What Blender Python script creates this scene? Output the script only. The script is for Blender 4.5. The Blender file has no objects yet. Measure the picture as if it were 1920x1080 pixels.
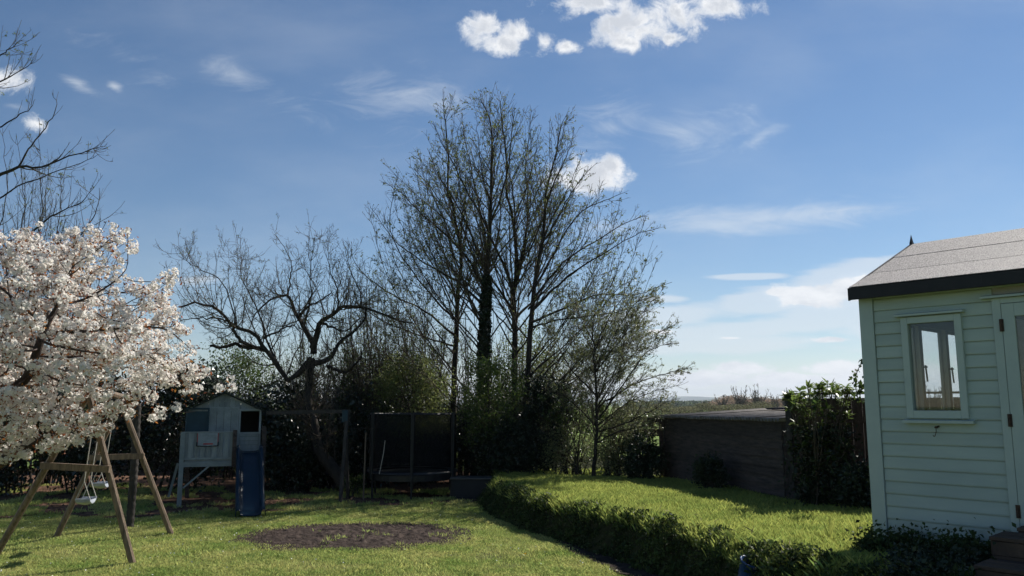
import bpy, math, random
import numpy as np
from mathutils import Vector, kdtree, noise as mnoise

R = math.radians
rng = np.random.default_rng(7)
random.seed(7)
scn = bpy.context.scene
COL = scn.collection

# ------------------------------------------------------------------ camera, sky, sun, exposure
F = 1500.0
CH = 2.0
PITCH = math.atan(220 / F)
cam_d = bpy.data.cameras.new("camera")
cam = bpy.data.objects.new("camera", cam_d)
COL.objects.link(cam)
cam_d.sensor_width = 36
cam_d.lens = F / 1920 * 36
cam_d.clip_start = 0.1
cam_d.clip_end = 40000
cam.location = (0, 0, CH)
cam.rotation_euler = (R(90) + PITCH, 0, 0)
scn.camera = cam

SUN_AZ, SUN_EL = 47.0, 42.0
SKY_STRENGTH = 0.058
SUN_STRENGTH = 5.0
scn.view_settings.view_transform = 'Standard'
scn.view_settings.look = 'None'
scn.view_settings.gamma = 1
scn.view_settings.use_curve_mapping = False
scn.view_settings.exposure = 0.45

sun_d = bpy.data.lights.new("sun", 'SUN')
sun_d.energy = SUN_STRENGTH
sun_d.angle = R(0.5)
sun_d.color = (1.0, 0.95, 0.86)
sun = bpy.data.objects.new("sun", sun_d)
COL.objects.link(sun)
sdir = Vector((math.sin(R(SUN_AZ)) * math.cos(R(SUN_EL)), math.cos(R(SUN_AZ)) * math.cos(R(SUN_EL)), math.sin(R(SUN_EL))))
sun.rotation_euler = sdir.to_track_quat('Z', 'Y').to_euler()
sun.location = sdir * 60

cp, sp = math.cos(PITCH), math.sin(PITCH)
def ray(px, py):
    x = (px - 960) / F; v = (540 - py) / F
    return np.array([x, cp - v * sp, sp + v * cp])
def P(px, py, Y):
    d = ray(px, py); return np.array([0, 0, CH]) + d * (Y / d[1])
def G(px, py, z=0.0):
    d = ray(px, py); return np.array([0, 0, CH]) + d * ((z - CH) / d[2])

world = bpy.data.worlds.new("World")
scn.world = world
world.use_nodes = True
wn, wl = world.node_tree.nodes, world.node_tree.links
wn.clear()

def build_world():
    out = wn.new('ShaderNodeOutputWorld')
    sky = wn.new('ShaderNodeTexSky'); sky.sky_type = 'NISHITA'; sky.sun_disc = False
    sky.sun_elevation = R(SUN_EL); sky.sun_rotation = R(SUN_AZ)
    sky.altitude = 100; sky.air_density = 1.0; sky.dust_density = 0.05; sky.ozone_density = 3.6
    bg = wn.new('ShaderNodeBackground'); bg.inputs[1].default_value = SKY_STRENGTH
    hs_ = wn.new('ShaderNodeHueSaturation'); hs_.inputs['Saturation'].default_value = 1.10; hs_.inputs['Value'].default_value = 1.12
    wl.new(sky.outputs[0], hs_.inputs['Color']); wl.new(hs_.outputs[0], bg.inputs[0])
    tc = wn.new('ShaderNodeTexCoord')
    sep = wn.new('ShaderNodeSeparateXYZ'); wl.new(tc.outputs['Generated'], sep.inputs[0])
    def M(op, a, b=None, c=None, clamp=False):
        n = wn.new('ShaderNodeMath'); n.operation = op; n.use_clamp = clamp
        for i, v in enumerate((a, b, c)):
            if v is None: continue
            if isinstance(v, (int, float)): n.inputs[i].default_value = v
            else: wl.new(v, n.inputs[i])
        return n.outputs[0]
    ymax = M('MAXIMUM', sep.outputs['Y'], 0.05)
    u = M('DIVIDE', sep.outputs['X'], ymax)
    v = M('DIVIDE', sep.outputs['Z'], ymax)
    uv = wn.new('ShaderNodeCombineXYZ'); wl.new(u, uv.inputs[0]); wl.new(v, uv.inputs[1])
    UV = uv.outputs[0]
    front = M('MULTIPLY_ADD', sep.outputs['Y'], 5.0, -0.5, clamp=True)
    def noi(scale, detail=6, rough=0.6, stretch=(1, 1, 1), off=(0, 0, 0), rot=0, dist=0.0):
        mp = wn.new('ShaderNodeMapping'); mp.inputs['Scale'].default_value = stretch
        mp.inputs['Location'].default_value = off; mp.inputs['Rotation'].default_value = (0, 0, rot)
        wl.new(UV, mp.inputs[0])
        n = wn.new('ShaderNodeTexNoise'); n.inputs['Scale'].default_value = scale
        n.inputs['Detail'].default_value = detail; n.inputs['Roughness'].default_value = rough
        n.inputs['Distortion'].default_value = dist
        wl.new(mp.outputs[0], n.inputs['Vector']); return n.outputs[0]
    def field(ells, extra=None):
        acc = None
        for e in ells:
            px, py, rx, ry = e[:4]; rot = e[4] if len(e) > 4 else 0
            d0 = ray(px, py); u0, v0 = d0[0] / d0[1], d0[2] / d0[1]
            mp = wn.new('ShaderNodeMapping'); mp.vector_type = 'TEXTURE'
            mp.inputs['Location'].default_value = (u0, v0, 0)
            mp.inputs['Rotation'].default_value = (0, 0, R(rot))
            mp.inputs['Scale'].default_value = (rx / F / d0[1], ry / F / d0[1], 1)
            wl.new(UV, mp.inputs[0])
            L = wn.new('ShaderNodeVectorMath'); L.operation = 'LENGTH'; wl.new(mp.outputs[0], L.inputs[0])
            f = M('SUBTRACT', 1.0, L.outputs['Value'])
            if len(e) > 5: f = M('ADD', f, e[5])
            acc = f if acc is None else M('MAXIMUM', acc, f)
        return acc
    def step(x, lo, hi):
        n = wn.new('ShaderNodeMapRange'); n.interpolation_type = 'SMOOTHSTEP'
        n.inputs['From Min'].default_value = lo; n.inputs['From Max'].default_value = hi
        wl.new(x, n.inputs['Value']); return n.outputs[0]
    # cumulus heaps
    cum = field([(905, 55, 44, 28), (945, 82, 44, 30), (965, 62, 34, 28),
                 (1120, 5, 90, 32), (1185, 45, 80, 52), (1255, 30, 85, 42), (1345, 10, 74, 34), (1262, 70, 26, 16), (1175, 82, 38, 22),
                 (1022, 80, 20, 22), (1062, 88, 26, 14),
                 (1120, 325, 62, 40), (1145, 312, 38, 30), (1058, 335, 55, 30), (1100, 345, 50, 22),
                 (8, 152, 44, 26), (70, 232, 34, 16, -18)])
    nz = noi(26, 10, 0.68, dist=0.3)
    cumf = M('ADD', cum, M('ADD', M('MULTIPLY_ADD', nz, 3.0, -1.32), M('MULTIPLY_ADD', noi(9, 3, .5, off=(2, 5, 0)), .8, -.4)))
    cumm = step(cumf, -0.05, 0.95)
    # low heaps near the horizon
    low = field([(1395, 690, 44, 13), (1360, 710, 70, 11), (1450, 714, 100, 13), (1300, 710, 70, 14), (1560, 692, 56, 14), (1540, 712, 110, 12),
                 (1557, 637, 34, 6), (1375, 634, 30, 4), (1550, 552, 100, 22), (1590, 540, 60, 20), (1470, 548, 40, 9), (1700, 700, 110, 30), (1900, 690, 130, 30),
                 (1240, 622, 30, 5)])
    nz2 = noi(34, 7, 0.6, stretch=(0.55, 1, 1), off=(3, 1, 0))
    lowm = step(M('ADD', low, M('MULTIPLY_ADD', nz2, 3.0, -1.15)), 0.0, 0.7)
    # thin sheets and streaks
    thin = field([
                  (1420, 410, 240, 26, 5, .35), (1340, 425, 160, 18, 2), (1560, 396, 120, 10, 8), (1370, 520, 90, 5, 0),
                  (740, 195, 250, 90, 5, -.42), (1150, 240, 150, 70, 10, -.3), (1290, 245, 170, 60, 4, -.15), (1420, 262, 60, 18, 25),
                  (150, 160, 46, 14, -28), (215, 162, 22, 10, -35), (30, 200, 40, 12, -10), (370, 525, 40, 10, 5),
                  (250, 110, 220, 60, -12, -.6), (440, 140, 150, 50, -14, -.55), (900, 720, 300, 30, 0)])
    nz3 = noi(7.5, 9, 0.66, stretch=(1, 3.0, 1), rot=R(-16), off=(1.3, 0.2, 0), dist=0.9)
    thinm = M('MULTIPLY', step(M('ADD', thin, M('MULTIPLY_ADD', nz3, 3.0, -1.36)), 0.0, 1.7), 0.56)
    veil = field([(1480, 560, 300, 30, 9), (1640, 525, 190, 40, 8), (1460, 608, 340, 24, 6), (1300, 648, 230, 20, 3), (1260, 592, 130, 22, 2), (1560, 590, 180, 26, 4), (1400, 519, 90, 7, 1), (1240, 560, 60, 10, 0), (1330, 725, 420, 26, 0), (1750, 600, 200, 60, 3), (1700, 720, 300, 30, 0)])
    nz4 = noi(11, 7, 0.6, stretch=(.45, 2.4, 1), rot=R(-7), off=(5, 2, 0), dist=.3)
    veilm = M('MULTIPLY', step(M('ADD', veil, M('MULTIPLY_ADD', nz4, 2.2, -0.95)), 0.0, 0.55), 0.60)
    gen = M('MULTIPLY', step(noi(3.0, 6, 0.55, stretch=(1, 2.4, 1), off=(7, 3, 0), rot=R(-10)), 0.38, 0.85), 0.15)
    # pale band low over the horizon
    band = M('MULTIPLY', M('POWER', M('SUBTRACT', 1.0, M('MULTIPLY', v, 3.2, clamp=True), clamp=True), 2.2), 0.10)
    a = M('MAXIMUM', M('MAXIMUM', thinm, veilm), M('MULTIPLY', lowm, 0.95))
    a = M('ADD', a, gen, clamp=True)
    a = M('SUBTRACT', 1.0, M('MULTIPLY', M('SUBTRACT', 1.0, a), M('SUBTRACT', 1.0, band)))
    a = M('MULTIPLY', M('MAXIMUM', a, cumm), front)
    # cloud brightness: grey where thick, white at lit rims
    shade = step(M('ADD', cumf, M('MULTIPLY_ADD', noi(24, 6, 0.62, off=(0.2, 0.4, 0)), 3.0, -1.5)), 0.25, 1.3)
    shl = step(noi(26, 4, 0.6, stretch=(0.6, 1.4, 1), off=(3, 1.03, 0)), 0.38, 0.7)
    colr = wn.new('ShaderNodeMix'); colr.data_type = 'RGBA'
    wl.new(M('MULTIPLY', M('MAXIMUM', M('MULTIPLY', shade, cumm), M('MULTIPLY', M('MULTIPLY', shl, lowm), 0.8)), 0.85), colr.inputs['Factor'])
    colr.inputs['A'].default_value = (0.90, 0.905, 0.92, 1); colr.inputs['B'].default_value = (0.52, 0.56, 0.63, 1)
    # thin cloud is dimmer than the heaps
    dim = wn.new('ShaderNodeMix'); dim.data_type = 'RGBA'
    wl.new(M('MAXIMUM', cumm, M('MULTIPLY', lowm, 0.8)), dim.inputs['Factor'])
    dim.inputs['A'].default_value = (0.70, 0.75, 0.80, 1); wl.new(colr.outputs['Result'], dim.inputs['B'])
    cb = wn.new('ShaderNodeBackground'); wl.new(dim.outputs['Result'], cb.inputs[0]); cb.inputs[1].default_value = 0.80
    mix = wn.new('ShaderNodeMixShader'); wl.new(a, mix.inputs[0]); wl.new(bg.outputs[0], mix.inputs[1]); wl.new(cb.outputs[0], mix.inputs[2])
    wl.new(mix.outputs[0], out.inputs[0])
build_world()

# ------------------------------------------------------------------ materials
MATS = {}
def mat(name, color, rough=0.8, var=0.15, scale=6, dark=None, bump=0.0, bscale=40, spec=0.3, island=0.0,
        metallic=0, trans=0.0, stretch=(1, 1, 1), tcolor=None, objvar=0.0, coords='Object', fac=(0.35, 0.65), coat=0):
    m = bpy.data.materials.new(name); MATS[name] = m; m.use_nodes = True
    n, l = m.node_tree.nodes, m.node_tree.links
    b = n['Principled BSDF']; b.inputs['Roughness'].default_value = rough
    b.inputs['Specular IOR Level'].default_value = spec; b.inputs['Metallic'].default_value = metallic
    b.inputs['Coat Weight'].default_value = coat
    tc = n.new('ShaderNodeTexCoord'); mp = n.new('ShaderNodeMapping'); mp.inputs['Scale'].default_value = stretch
    if coords == 'World':
        gp = n.new('ShaderNodeNewGeometry'); l.new(gp.outputs['Position'], mp.inputs[0])
    else: l.new(tc.outputs[coords], mp.inputs[0])
    nt = n.new('ShaderNodeTexNoise'); nt.inputs['Scale'].default_value = scale; nt.inputs['Detail'].default_value = 8
    nt.inputs['Roughness'].default_value = 0.65
    l.new(mp.outputs[0], nt.inputs['Vector'])
    rp = n.new('ShaderNodeMapRange'); rp.inputs[1].default_value = fac[0]; rp.inputs[2].default_value = fac[1]
    l.new(nt.outputs[0], rp.inputs[0])
    if dark is None: dark = tuple(c * (1 - var * 2) for c in color)
    mx = n.new('ShaderNodeMix'); mx.data_type = 'RGBA'
    mx.inputs['A'].default_value = (*dark, 1); mx.inputs['B'].default_value = (*color, 1)
    l.new(rp.outputs[0], mx.inputs['Factor'])
    colout = mx.outputs['Result']
    if island:
        ge = n.new('ShaderNodeNewGeometry')
        hs = n.new('ShaderNodeHueSaturation')
        mr = n.new('ShaderNodeMapRange'); mr.inputs[3].default_value = 1 - island; mr.inputs[4].default_value = 1 + island
        l.new(ge.outputs['Random Per Island'], mr.inputs[0]); l.new(mr.outputs[0], hs.inputs['Value'])
        mr2 = n.new('ShaderNodeMapRange'); mr2.inputs[3].default_value = 0.5 - island * 0.05; mr2.inputs[4].default_value = 0.5 + island * 0.05
        mm = n.new('ShaderNodeMath'); mm.operation = 'FRACT'; mm2 = n.new('ShaderNodeMath'); mm2.operation = 'MULTIPLY'; mm2.inputs[1].default_value = 17.3
        l.new(ge.outputs['Random Per Island'], mm2.inputs[0]); l.new(mm2.outputs[0], mm.inputs[0]); l.new(mm.outputs[0], mr2.inputs[0])
        l.new(mr2.outputs[0], hs.inputs['Hue']); l.new(colout, hs.inputs['Color']); colout = hs.outputs[0]
    if objvar:
        oi = n.new('ShaderNodeObjectInfo'); hs2 = n.new('ShaderNodeHueSaturation'); mr3 = n.new('ShaderNodeMapRange')
        mr3.inputs[3].default_value = 1 - objvar; mr3.inputs[4].default_value = 1 + objvar
        l.new(oi.outputs['Random'], mr3.inputs[0]); l.new(mr3.outputs[0], hs2.inputs['Value']); l.new(colout, hs2.inputs['Color']); colout = hs2.outputs[0]
    l.new(colout, b.inputs['Base Color'])
    if bump:
        nb = n.new('ShaderNodeTexNoise'); nb.inputs['Scale'].default_value = bscale; nb.inputs['Detail'].default_value = 6
        l.new(mp.outputs[0], nb.inputs['Vector'])
        bp = n.new('ShaderNodeBump'); bp.inputs['Strength'].default_value = bump; bp.inputs['Distance'].default_value = 0.02
        l.new(nb.outputs[0], bp.inputs['Height']); l.new(bp.outputs[0], b.inputs['Normal'])
    if trans:
        tr = n.new('ShaderNodeBsdfTranslucent')
        if tcolor:
            tr.inputs[0].default_value = (*tcolor, 1)
        else:
            l.new(colout, tr.inputs[0])
        ms = n.new('ShaderNodeMixShader'); ms.inputs[0].default_value = trans
        l.new(b.outputs[0], ms.inputs[1]); l.new(tr.outputs[0], ms.inputs[2])
        l.new(ms.outputs[0], n['Material Output'].inputs[0])
    return m

mat('lawn', (0.15, 0.155, 0.05), 0.9, scale=1.3, dark=(0.07, 0.08, 0.03), bump=0.6, bscale=60, spec=0.1)
mat('blade', (0.47, 0.49, 0.18), 0.6, scale=1.1, coords='World', fac=(0.36, 0.62), dark=(0.24, 0.34, 0.09), island=0.55, trans=0.45, spec=0.25)
mat('blade_long', (0.37, 0.42, 0.11), 0.55, scale=1.4, coords='World', fac=(0.36, 0.62), dark=(0.23, 0.30, 0.075), island=0.5, trans=0.5, spec=0.3)
mat('field', (0.20, 0.27, 0.07), 0.95, scale=0.05, dark=(0.07, 0.10, 0.03), spec=0.05)
mat('soil', (0.07, 0.053, 0.044), 0.95, scale=9, dark=(0.018, 0.014, 0.012), bump=0.9, bscale=18, spec=0.1, island=0.25)
mat('bark_chips', (0.16, 0.10, 0.06), 0.95, scale=9, dark=(0.05, 0.03, 0.02), bump=0.9, bscale=25, spec=0.1, island=0.3)
mat('bark', (0.065, 0.055, 0.045), 0.9, scale=9, dark=(0.02, 0.018, 0.016), bump=0.8, bscale=25, spec=0.15, stretch=(1, 1, 0.3))
mat('bark_cherry', (0.085, 0.06, 0.05), 0.7, scale=7, dark=(0.03, 0.02, 0.018), bump=0.6, bscale=30, spec=0.3, stretch=(1, 1, 2))
mat('twig', (0.11, 0.086, 0.062), 0.8, scale=5, spec=0.2)
mat('twig_pale', (0.13, 0.10, 0.075), 0.8, scale=5, spec=0.25)
mat('leaf_bud', (0.22, 0.25, 0.09), 0.5, scale=3, dark=(0.10, 0.13, 0.035), island=0.4, trans=0.5, spec=0.4)
mat('leaf_fresh', (0.10, 0.15, 0.035), 0.45, scale=3, dark=(0.055, 0.085, 0.02), island=0.4, trans=0.45, spec=0.5)
mat('leaf_pale', (0.26, 0.28, 0.14), 0.4, scale=3, dark=(0.12, 0.14, 0.05), island=0.35, trans=0.45, spec=0.5)
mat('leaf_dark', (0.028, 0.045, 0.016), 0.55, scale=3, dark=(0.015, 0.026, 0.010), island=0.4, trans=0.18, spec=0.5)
mat('leaf_gloss', (0.022, 0.036, 0.014), 0.36, scale=3, dark=(0.012, 0.022, 0.009), island=0.4, trans=0.08, spec=0.6)
mat('leaf_ivy', (0.020, 0.034, 0.014), 0.55, scale=3, dark=(0.012, 0.02, 0.009), island=0.4, trans=0.1, spec=0.45)
mat('leaf_laurel', (0.20, 0.27, 0.07), 0.35, scale=3, dark=(0.05, 0.08, 0.02), island=0.35, trans=0.4, spec=0.5)
mat('bank_earth', (0.05, 0.052, 0.022), 0.95, scale=6, dark=(0.025, 0.026, 0.014), bump=.8, bscale=20, spec=.05)
mat('petal', (0.87, 0.85, 0.82), 0.6, scale=8, dark=(0.84, 0.78, 0.75), island=0.06, trans=0.5, spec=0.2, tcolor=(0.88, 0.85, 0.80))
mat('leaf_bronze', (0.38, 0.15, 0.045), 0.45, scale=6, dark=(0.24, 0.085, 0.03), island=0.35, trans=0.5, spec=0.4)
mat('mint_paint', (0.42, 0.48, 0.42), 0.5, scale=2.2, dark=(0.35, 0.41, 0.37), bump=0.15, bscale=60, spec=0.4, objvar=0.05, stretch=(.5, 1, 3))
mat('mint_paint_splashed', (0.40, 0.45, 0.39), 0.6, scale=7, dark=(0.22, 0.235, 0.17), bump=0.2, bscale=60, spec=0.3, fac=(.3, .55), stretch=(.6, 1, 1.6))
mat('mint_trim', (0.43, 0.49, 0.44), 0.45, scale=3, dark=(0.37, 0.43, 0.40), bump=0.08, bscale=60, spec=0.4)
mat('white_interior', (0.42, 0.38, 0.33), 0.6, scale=4, var=0.08)
mat('raw_timber_ceiling', (0.20, 0.15, 0.11), 0.8, scale=6, stretch=(1, 6, 1))
mat('fascia_black', (0.018, 0.016, 0.018), 0.5, scale=8, spec=0.3, bump=0.1)
mat('roof_felt', (0.50, 0.45, 0.43), 0.7, scale=85, dark=(0.06, 0.052, 0.055), bump=1.0, bscale=110, spec=0.5, fac=(0.40, 0.62))
mat('rust_metal', (0.10, 0.06, 0.04), 0.6, scale=30, dark=(0.03, 0.02, 0.018), metallic=0.4)
mat('timber_swing', (0.26, 0.19, 0.13), 0.6, scale=6, dark=(0.10, 0.07, 0.05), stretch=(4, 4, 0.6), bump=0.4, bscale=30)
mat('timber_dark', (0.085, 0.068, 0.058), 0.85, scale=5, dark=(0.035, 0.029, 0.026), bump=0.5, bscale=25, stretch=(0.6, 0.6, 4), island=0.25, objvar=0.16)
mat('timber_fence', (0.085, 0.058, 0.042), 0.85, scale=4, dark=(0.04, 0.028, 0.022), bump=0.5, bscale=25, stretch=(3, 3, 0.6), island=0.2, objvar=0.16)
mat('timber_post_grey', (0.065, 0.057, 0.05), 0.85, scale=5, dark=(0.03, 0.026, 0.023), bump=0.6, bscale=30, stretch=(3, 3, 0.6))
mat('timber_step', (0.10, 0.065, 0.045), 0.8, scale=5, dark=(0.05, 0.035, 0.028), bump=0.4, bscale=30, stretch=(1, 4, 1))
mat('corrugated', (0.26, 0.235, 0.215), 0.8, scale=5, dark=(0.12, 0.105, 0.095), bump=0.4, bscale=30, spec=0.3)
mat('corrugated_dark', (0.06, 0.05, 0.05), 0.7, scale=5, spec=0.3)
mat('play_paint', (0.25, 0.285, 0.29), 0.6, scale=4, dark=(0.17, 0.20, 0.205), bump=0.25, bscale=35, stretch=(2, 2, 0.5), objvar=0.16)
mat('play_trim', (0.27, 0.31, 0.315), 0.6, scale=4, dark=(0.18, 0.215, 0.22), bump=0.2, objvar=0.16)
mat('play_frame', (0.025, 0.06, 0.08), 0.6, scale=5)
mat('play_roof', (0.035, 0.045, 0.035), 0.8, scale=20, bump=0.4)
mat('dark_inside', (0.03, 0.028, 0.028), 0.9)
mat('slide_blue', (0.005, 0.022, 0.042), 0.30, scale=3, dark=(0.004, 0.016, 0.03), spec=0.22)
mat('rope', (0.55, 0.52, 0.46), 0.8, scale=60, var=0.2)
mat('seat_plastic', (0.42, 0.45, 0.50), 0.3, scale=5, spec=0.5)
mat('steel_dark', (0.05, 0.05, 0.055), 0.4, metallic=0.7)
mat('pad_black', (0.010, 0.012, 0.014), 0.45, spec=0.4)
mat('red_print', (0.45, 0.05, 0.05), 0.5)
mat('board_grey', (0.28, 0.33, 0.36), 0.4, scale=8)
mat('bucket_blue', (0.02, 0.07, 0.22), 0.35, spec=0.5)
mat('lid_grey', (0.05, 0.052, 0.055), 0.4, spec=0.5)
mat('box_navy', (0.008, 0.012, 0.018), 0.5)
mat('hill', (0.05, 0.075, 0.035), 1.0, scale=0.004, dark=(0.025, 0.04, 0.02), spec=0.0, fac=(0.42, 0.58))
mat('far_brown', (0.36, 0.25, 0.18), 0.9, scale=0.3, dark=(0.22, 0.16, 0.12), spec=0.05, island=0.3, trans=.4)
mat('far_green', (0.19, 0.18, 0.11), 0.9, scale=0.3, dark=(0.10, 0.105, 0.06), spec=0.05, island=0.3, trans=.4)
mat('far_dark', (0.12, 0.15, 0.10), 0.9, scale=0.3, spec=0.05, island=0.3, trans=.3)
mat('daisy', (0.75, 0.75, 0.70), 0.7)
mat('dandelion', (0.75, 0.50, 0.02), 0.7)
mat('dry_stem', (0.20, 0.145, 0.09), 0.8, scale=6, dark=(0.10, 0.07, 0.05), island=0.3)

def glass_mat():
    m = bpy.data.materials.new('window_glass'); MATS['window_glass'] = m; m.use_nodes = True
    n, l = m.node_tree.nodes, m.node_tree.links; n.remove(n['Principled BSDF'])
    t = n.new('ShaderNodeBsdfTransparent'); t.inputs[0].default_value = (0.93, 0.95, 0.95, 1)
    g = n.new('ShaderNodeBsdfGlossy'); g.inputs['Roughness'].default_value = 0.02
    lf = n.new('ShaderNodeLayerWeight'); lf.inputs[0].default_value = 0.5
    pw_ = n.new('ShaderNodeMath'); pw_.operation = 'POWER'; pw_.inputs[1].default_value = 4.0; l.new(lf.outputs['Facing'], pw_.inputs[0])
    lw = n.new('ShaderNodeMath'); lw.operation = 'MULTIPLY_ADD'; lw.inputs[1].default_value = 0.5; lw.inputs[2].default_value = 0.04; l.new(pw_.outputs[0], lw.inputs[0])
    ms = n.new('ShaderNodeMixShader'); l.new(lw.outputs[0], ms.inputs[0]); l.new(t.outputs[0], ms.inputs[1]); l.new(g.outputs[0], ms.inputs[2])
    l.new(ms.outputs[0], n['Material Output'].inputs[0])
glass_mat()
def net_mat():
    m = bpy.data.materials.new('safety_net'); MATS['safety_net'] = m; m.use_nodes = True
    n, l = m.node_tree.nodes, m.node_tree.links
    b = n['Principled BSDF']; b.inputs['Base Color'].default_value = (0.006, 0.008, 0.009, 1); b.inputs['Roughness'].default_value = 0.9; b.inputs['Specular IOR Level'].default_value = 0.1
    t = n.new('ShaderNodeBsdfTransparent')
    ms = n.new('ShaderNodeMixShader'); ms.inputs[0].default_value = 0.55
    l.new(t.outputs[0], ms.inputs[1]); l.new(b.outputs[0], ms.inputs[2]); l.new(ms.outputs[0], n['Material Output'].inputs[0])
net_mat()

# ------------------------------------------------------------------ mesh helpers
def make_mesh(name, verts, faces, m, smooth=False):
    me = bpy.data.meshes.new(name)
    verts = np.asarray(verts, dtype=np.float32).reshape(-1, 3)
    if isinstance(faces, np.ndarray):
        k = faces.shape[1]; nf = len(faces)
        me.vertices.add(len(verts)); me.vertices.foreach_set('co', verts.ravel())
        me.loops.add(nf * k); me.loops.foreach_set('vertex_index', faces.astype(np.int32).ravel())
        me.polygons.add(nf); me.polygons.foreach_set('loop_start', np.arange(0, nf * k, k, dtype=np.int32))
        me.update(calc_edges=True)
    else:
        me.from_pydata(verts.tolist(), [], faces); me.update()
    if smooth: me.polygons.foreach_set('use_smooth', np.ones(len(me.polygons), dtype=bool))
    if m: me.materials.append(MATS[m])
    return me

def origin_of(o):
    v = Vector((0, 0, 0))
    while o is not None:
        v += o.location; o = o.parent
    return np.array(v)

def link(name, me, parent=None, label=None, cat=None, group=None, kind=None, loc=(0, 0, 0), rot=(0, 0, 0)):
    o = bpy.data.objects.new(name, me); COL.objects.link(o); o.location = loc; o.rotation_euler = rot
    if parent is not None: o.parent = parent
    if label: o['label'] = label
    if cat: o['category'] = cat
    if group: o['group'] = group
    if kind: o['kind'] = kind
    return o
def thing(name, label, cat, loc=(0, 0, 0), rotz=0, group=None):
    return link(name, None, None, label, cat, group, None, tuple(float(a) for a in loc), (0, 0, rotz))

class MB:
    """collects simple solids"""
    def __init__(s): s.v = []; s.f = []
    def add(s, v, f):
        o = len(s.v); s.v += [tuple(map(float, a)) for a in v]; s.f += [tuple(i + o for i in q) for q in f]; return s
    def box(s, x0, x1, y0, y1, z0, z1):
        return s.add([(x0, y0, z0), (x1, y0, z0), (x1, y1, z0), (x0, y1, z0), (x0, y0, z1), (x1, y0, z1), (x1, y1, z1), (x0, y1, z1)],
                     [(0, 3, 2, 1), (4, 5, 6, 7), (0, 1, 5, 4), (1, 2, 6, 5), (2, 3, 7, 6), (3, 0, 4, 7)])
    def bar(s, a, b, w, d=None, sides=4, up=(0, 0, 1), taper=1.0):
        a = Vector(a); b = Vector(b); d = d or w; t = (b - a).normalized(); u = Vector(up)
        if abs(t.dot(u)) > 0.95: u = Vector((0, 1, 0))
        x = t.cross(u).normalized(); y = x.cross(t).normalized(); vs = []
        for (c, k) in ((a, 1), (b, taper)):
            for i in range(sides):
                if sides == 4: ca, sa = ((-1, -1), (1, -1), (1, 1), (-1, 1))[i]
                else: ca, sa = math.cos(2 * math.pi * i / sides), math.sin(2 * math.pi * i / sides)
                vs.append(c + x * ca * w * .5 * k + y * sa * d * .5 * k)
        fs = [(i, (i + 1) % sides, sides + (i + 1) % sides, sides + i) for i in range(sides)]
        fs += [tuple(reversed(range(sides))), tuple(range(sides, 2 * sides))]
        return s.add(vs, fs)
    def path(s, pts, w, sides=6):
        for a, b in zip(pts[:-1], pts[1:]): s.bar(a, b, w, sides=sides)
        return s
    def prism(s, poly, axis, a, b):
        """poly of 2D points extruded along axis (0 x, 1 y, 2 z)"""
        n = len(poly); vs = []
        for k in (a, b):
            for p in poly:
                q = list(p); q.insert(axis, k); vs.append(q)
        fs = [(i, (i + 1) % n, n + (i + 1) % n, n + i) for i in range(n)] + [tuple(reversed(range(n))), tuple(range(n, 2 * n))]
        return s.add(vs, fs)
    def build(s, name, m, parent=None, bevel=0.0, **kw):
        me = make_mesh(name, s.v, s.f, m)
        if bevel:
            import bmesh
            bm = bmesh.new(); bm.from_mesh(me)
            bmesh.ops.bevel(bm, geom=list(bm.edges), offset=bevel, segments=1, affect='EDGES', clamp_overlap=True)
            bm.normal_update(); bm.to_mesh(me); bm.free()
        return link(name, me, parent, **kw)
    def local(s, o):
        c = origin_of(o); s.v = [(a - c[0], b - c[1], z - c[2]) for a, b, z in s.v]; return s

class Tubes:
    """vectorised tapered tubes grouped by number of points"""
    def __init__(s): s.g = {}
    def add(s, pts, rad, sides):
        pts = np.asarray(pts, float); rad = np.asarray(rad, float)
        if pts.ndim == 2: pts = pts[None]; rad = rad[None]
        s.g.setdefault((pts.shape[1], sides), []).append((pts, rad))
    def mesh(s, name, m, origin=(0, 0, 0), smooth=True):
        V = []; Fs = []; off = 0
        for (N, S), lst in s.g.items():
            p = np.concatenate([a for a, _ in lst]); r = np.concatenate([b for _, b in lst]); B = len(p)
            t = np.gradient(p, axis=1); t /= np.linalg.norm(t, axis=2, keepdims=True) + 1e-9
            ref = np.where(np.abs(t[:, :1, 2:3]) > 0.8, np.array([[[1., 0, 0]]]), np.array([[[0, 0, 1.]]]))
            ref = np.broadcast_to(ref, t.shape)
            x = np.cross(t, ref); x /= np.linalg.norm(x, axis=2, keepdims=True) + 1e-9; y = np.cross(x, t)
            ang = np.arange(S) * 2 * math.pi / S
            ring = p[:, :, None] + (x[:, :, None] * np.cos(ang)[None, None, :, None] + y[:, :, None] * np.sin(ang)[None, None, :, None]) * r[:, :, None, None]
            V.append(ring.reshape(-1, 3))
            b = np.arange(B)[:, None, None] * N * S; i = np.arange(N - 1)[None, :, None] * S; k = np.arange(S)[None, None]
            k2 = (k + 1) % S
            f = np.stack([b + i + k, b + i + k2, b + i + S + k2, b + i + S + k], -1).reshape(-1, 4) + off
            Fs.append(f); off += B * N * S
        V = np.concatenate(V) - np.asarray(origin); Fs = np.concatenate(Fs)
        return make_mesh(name, V, Fs, m, smooth)

def unit(v): return v / (np.linalg.norm(v, axis=-1, keepdims=True) + 1e-9)
def rand_unit(n): return unit(rng.normal(size=(n, 3)))

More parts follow.
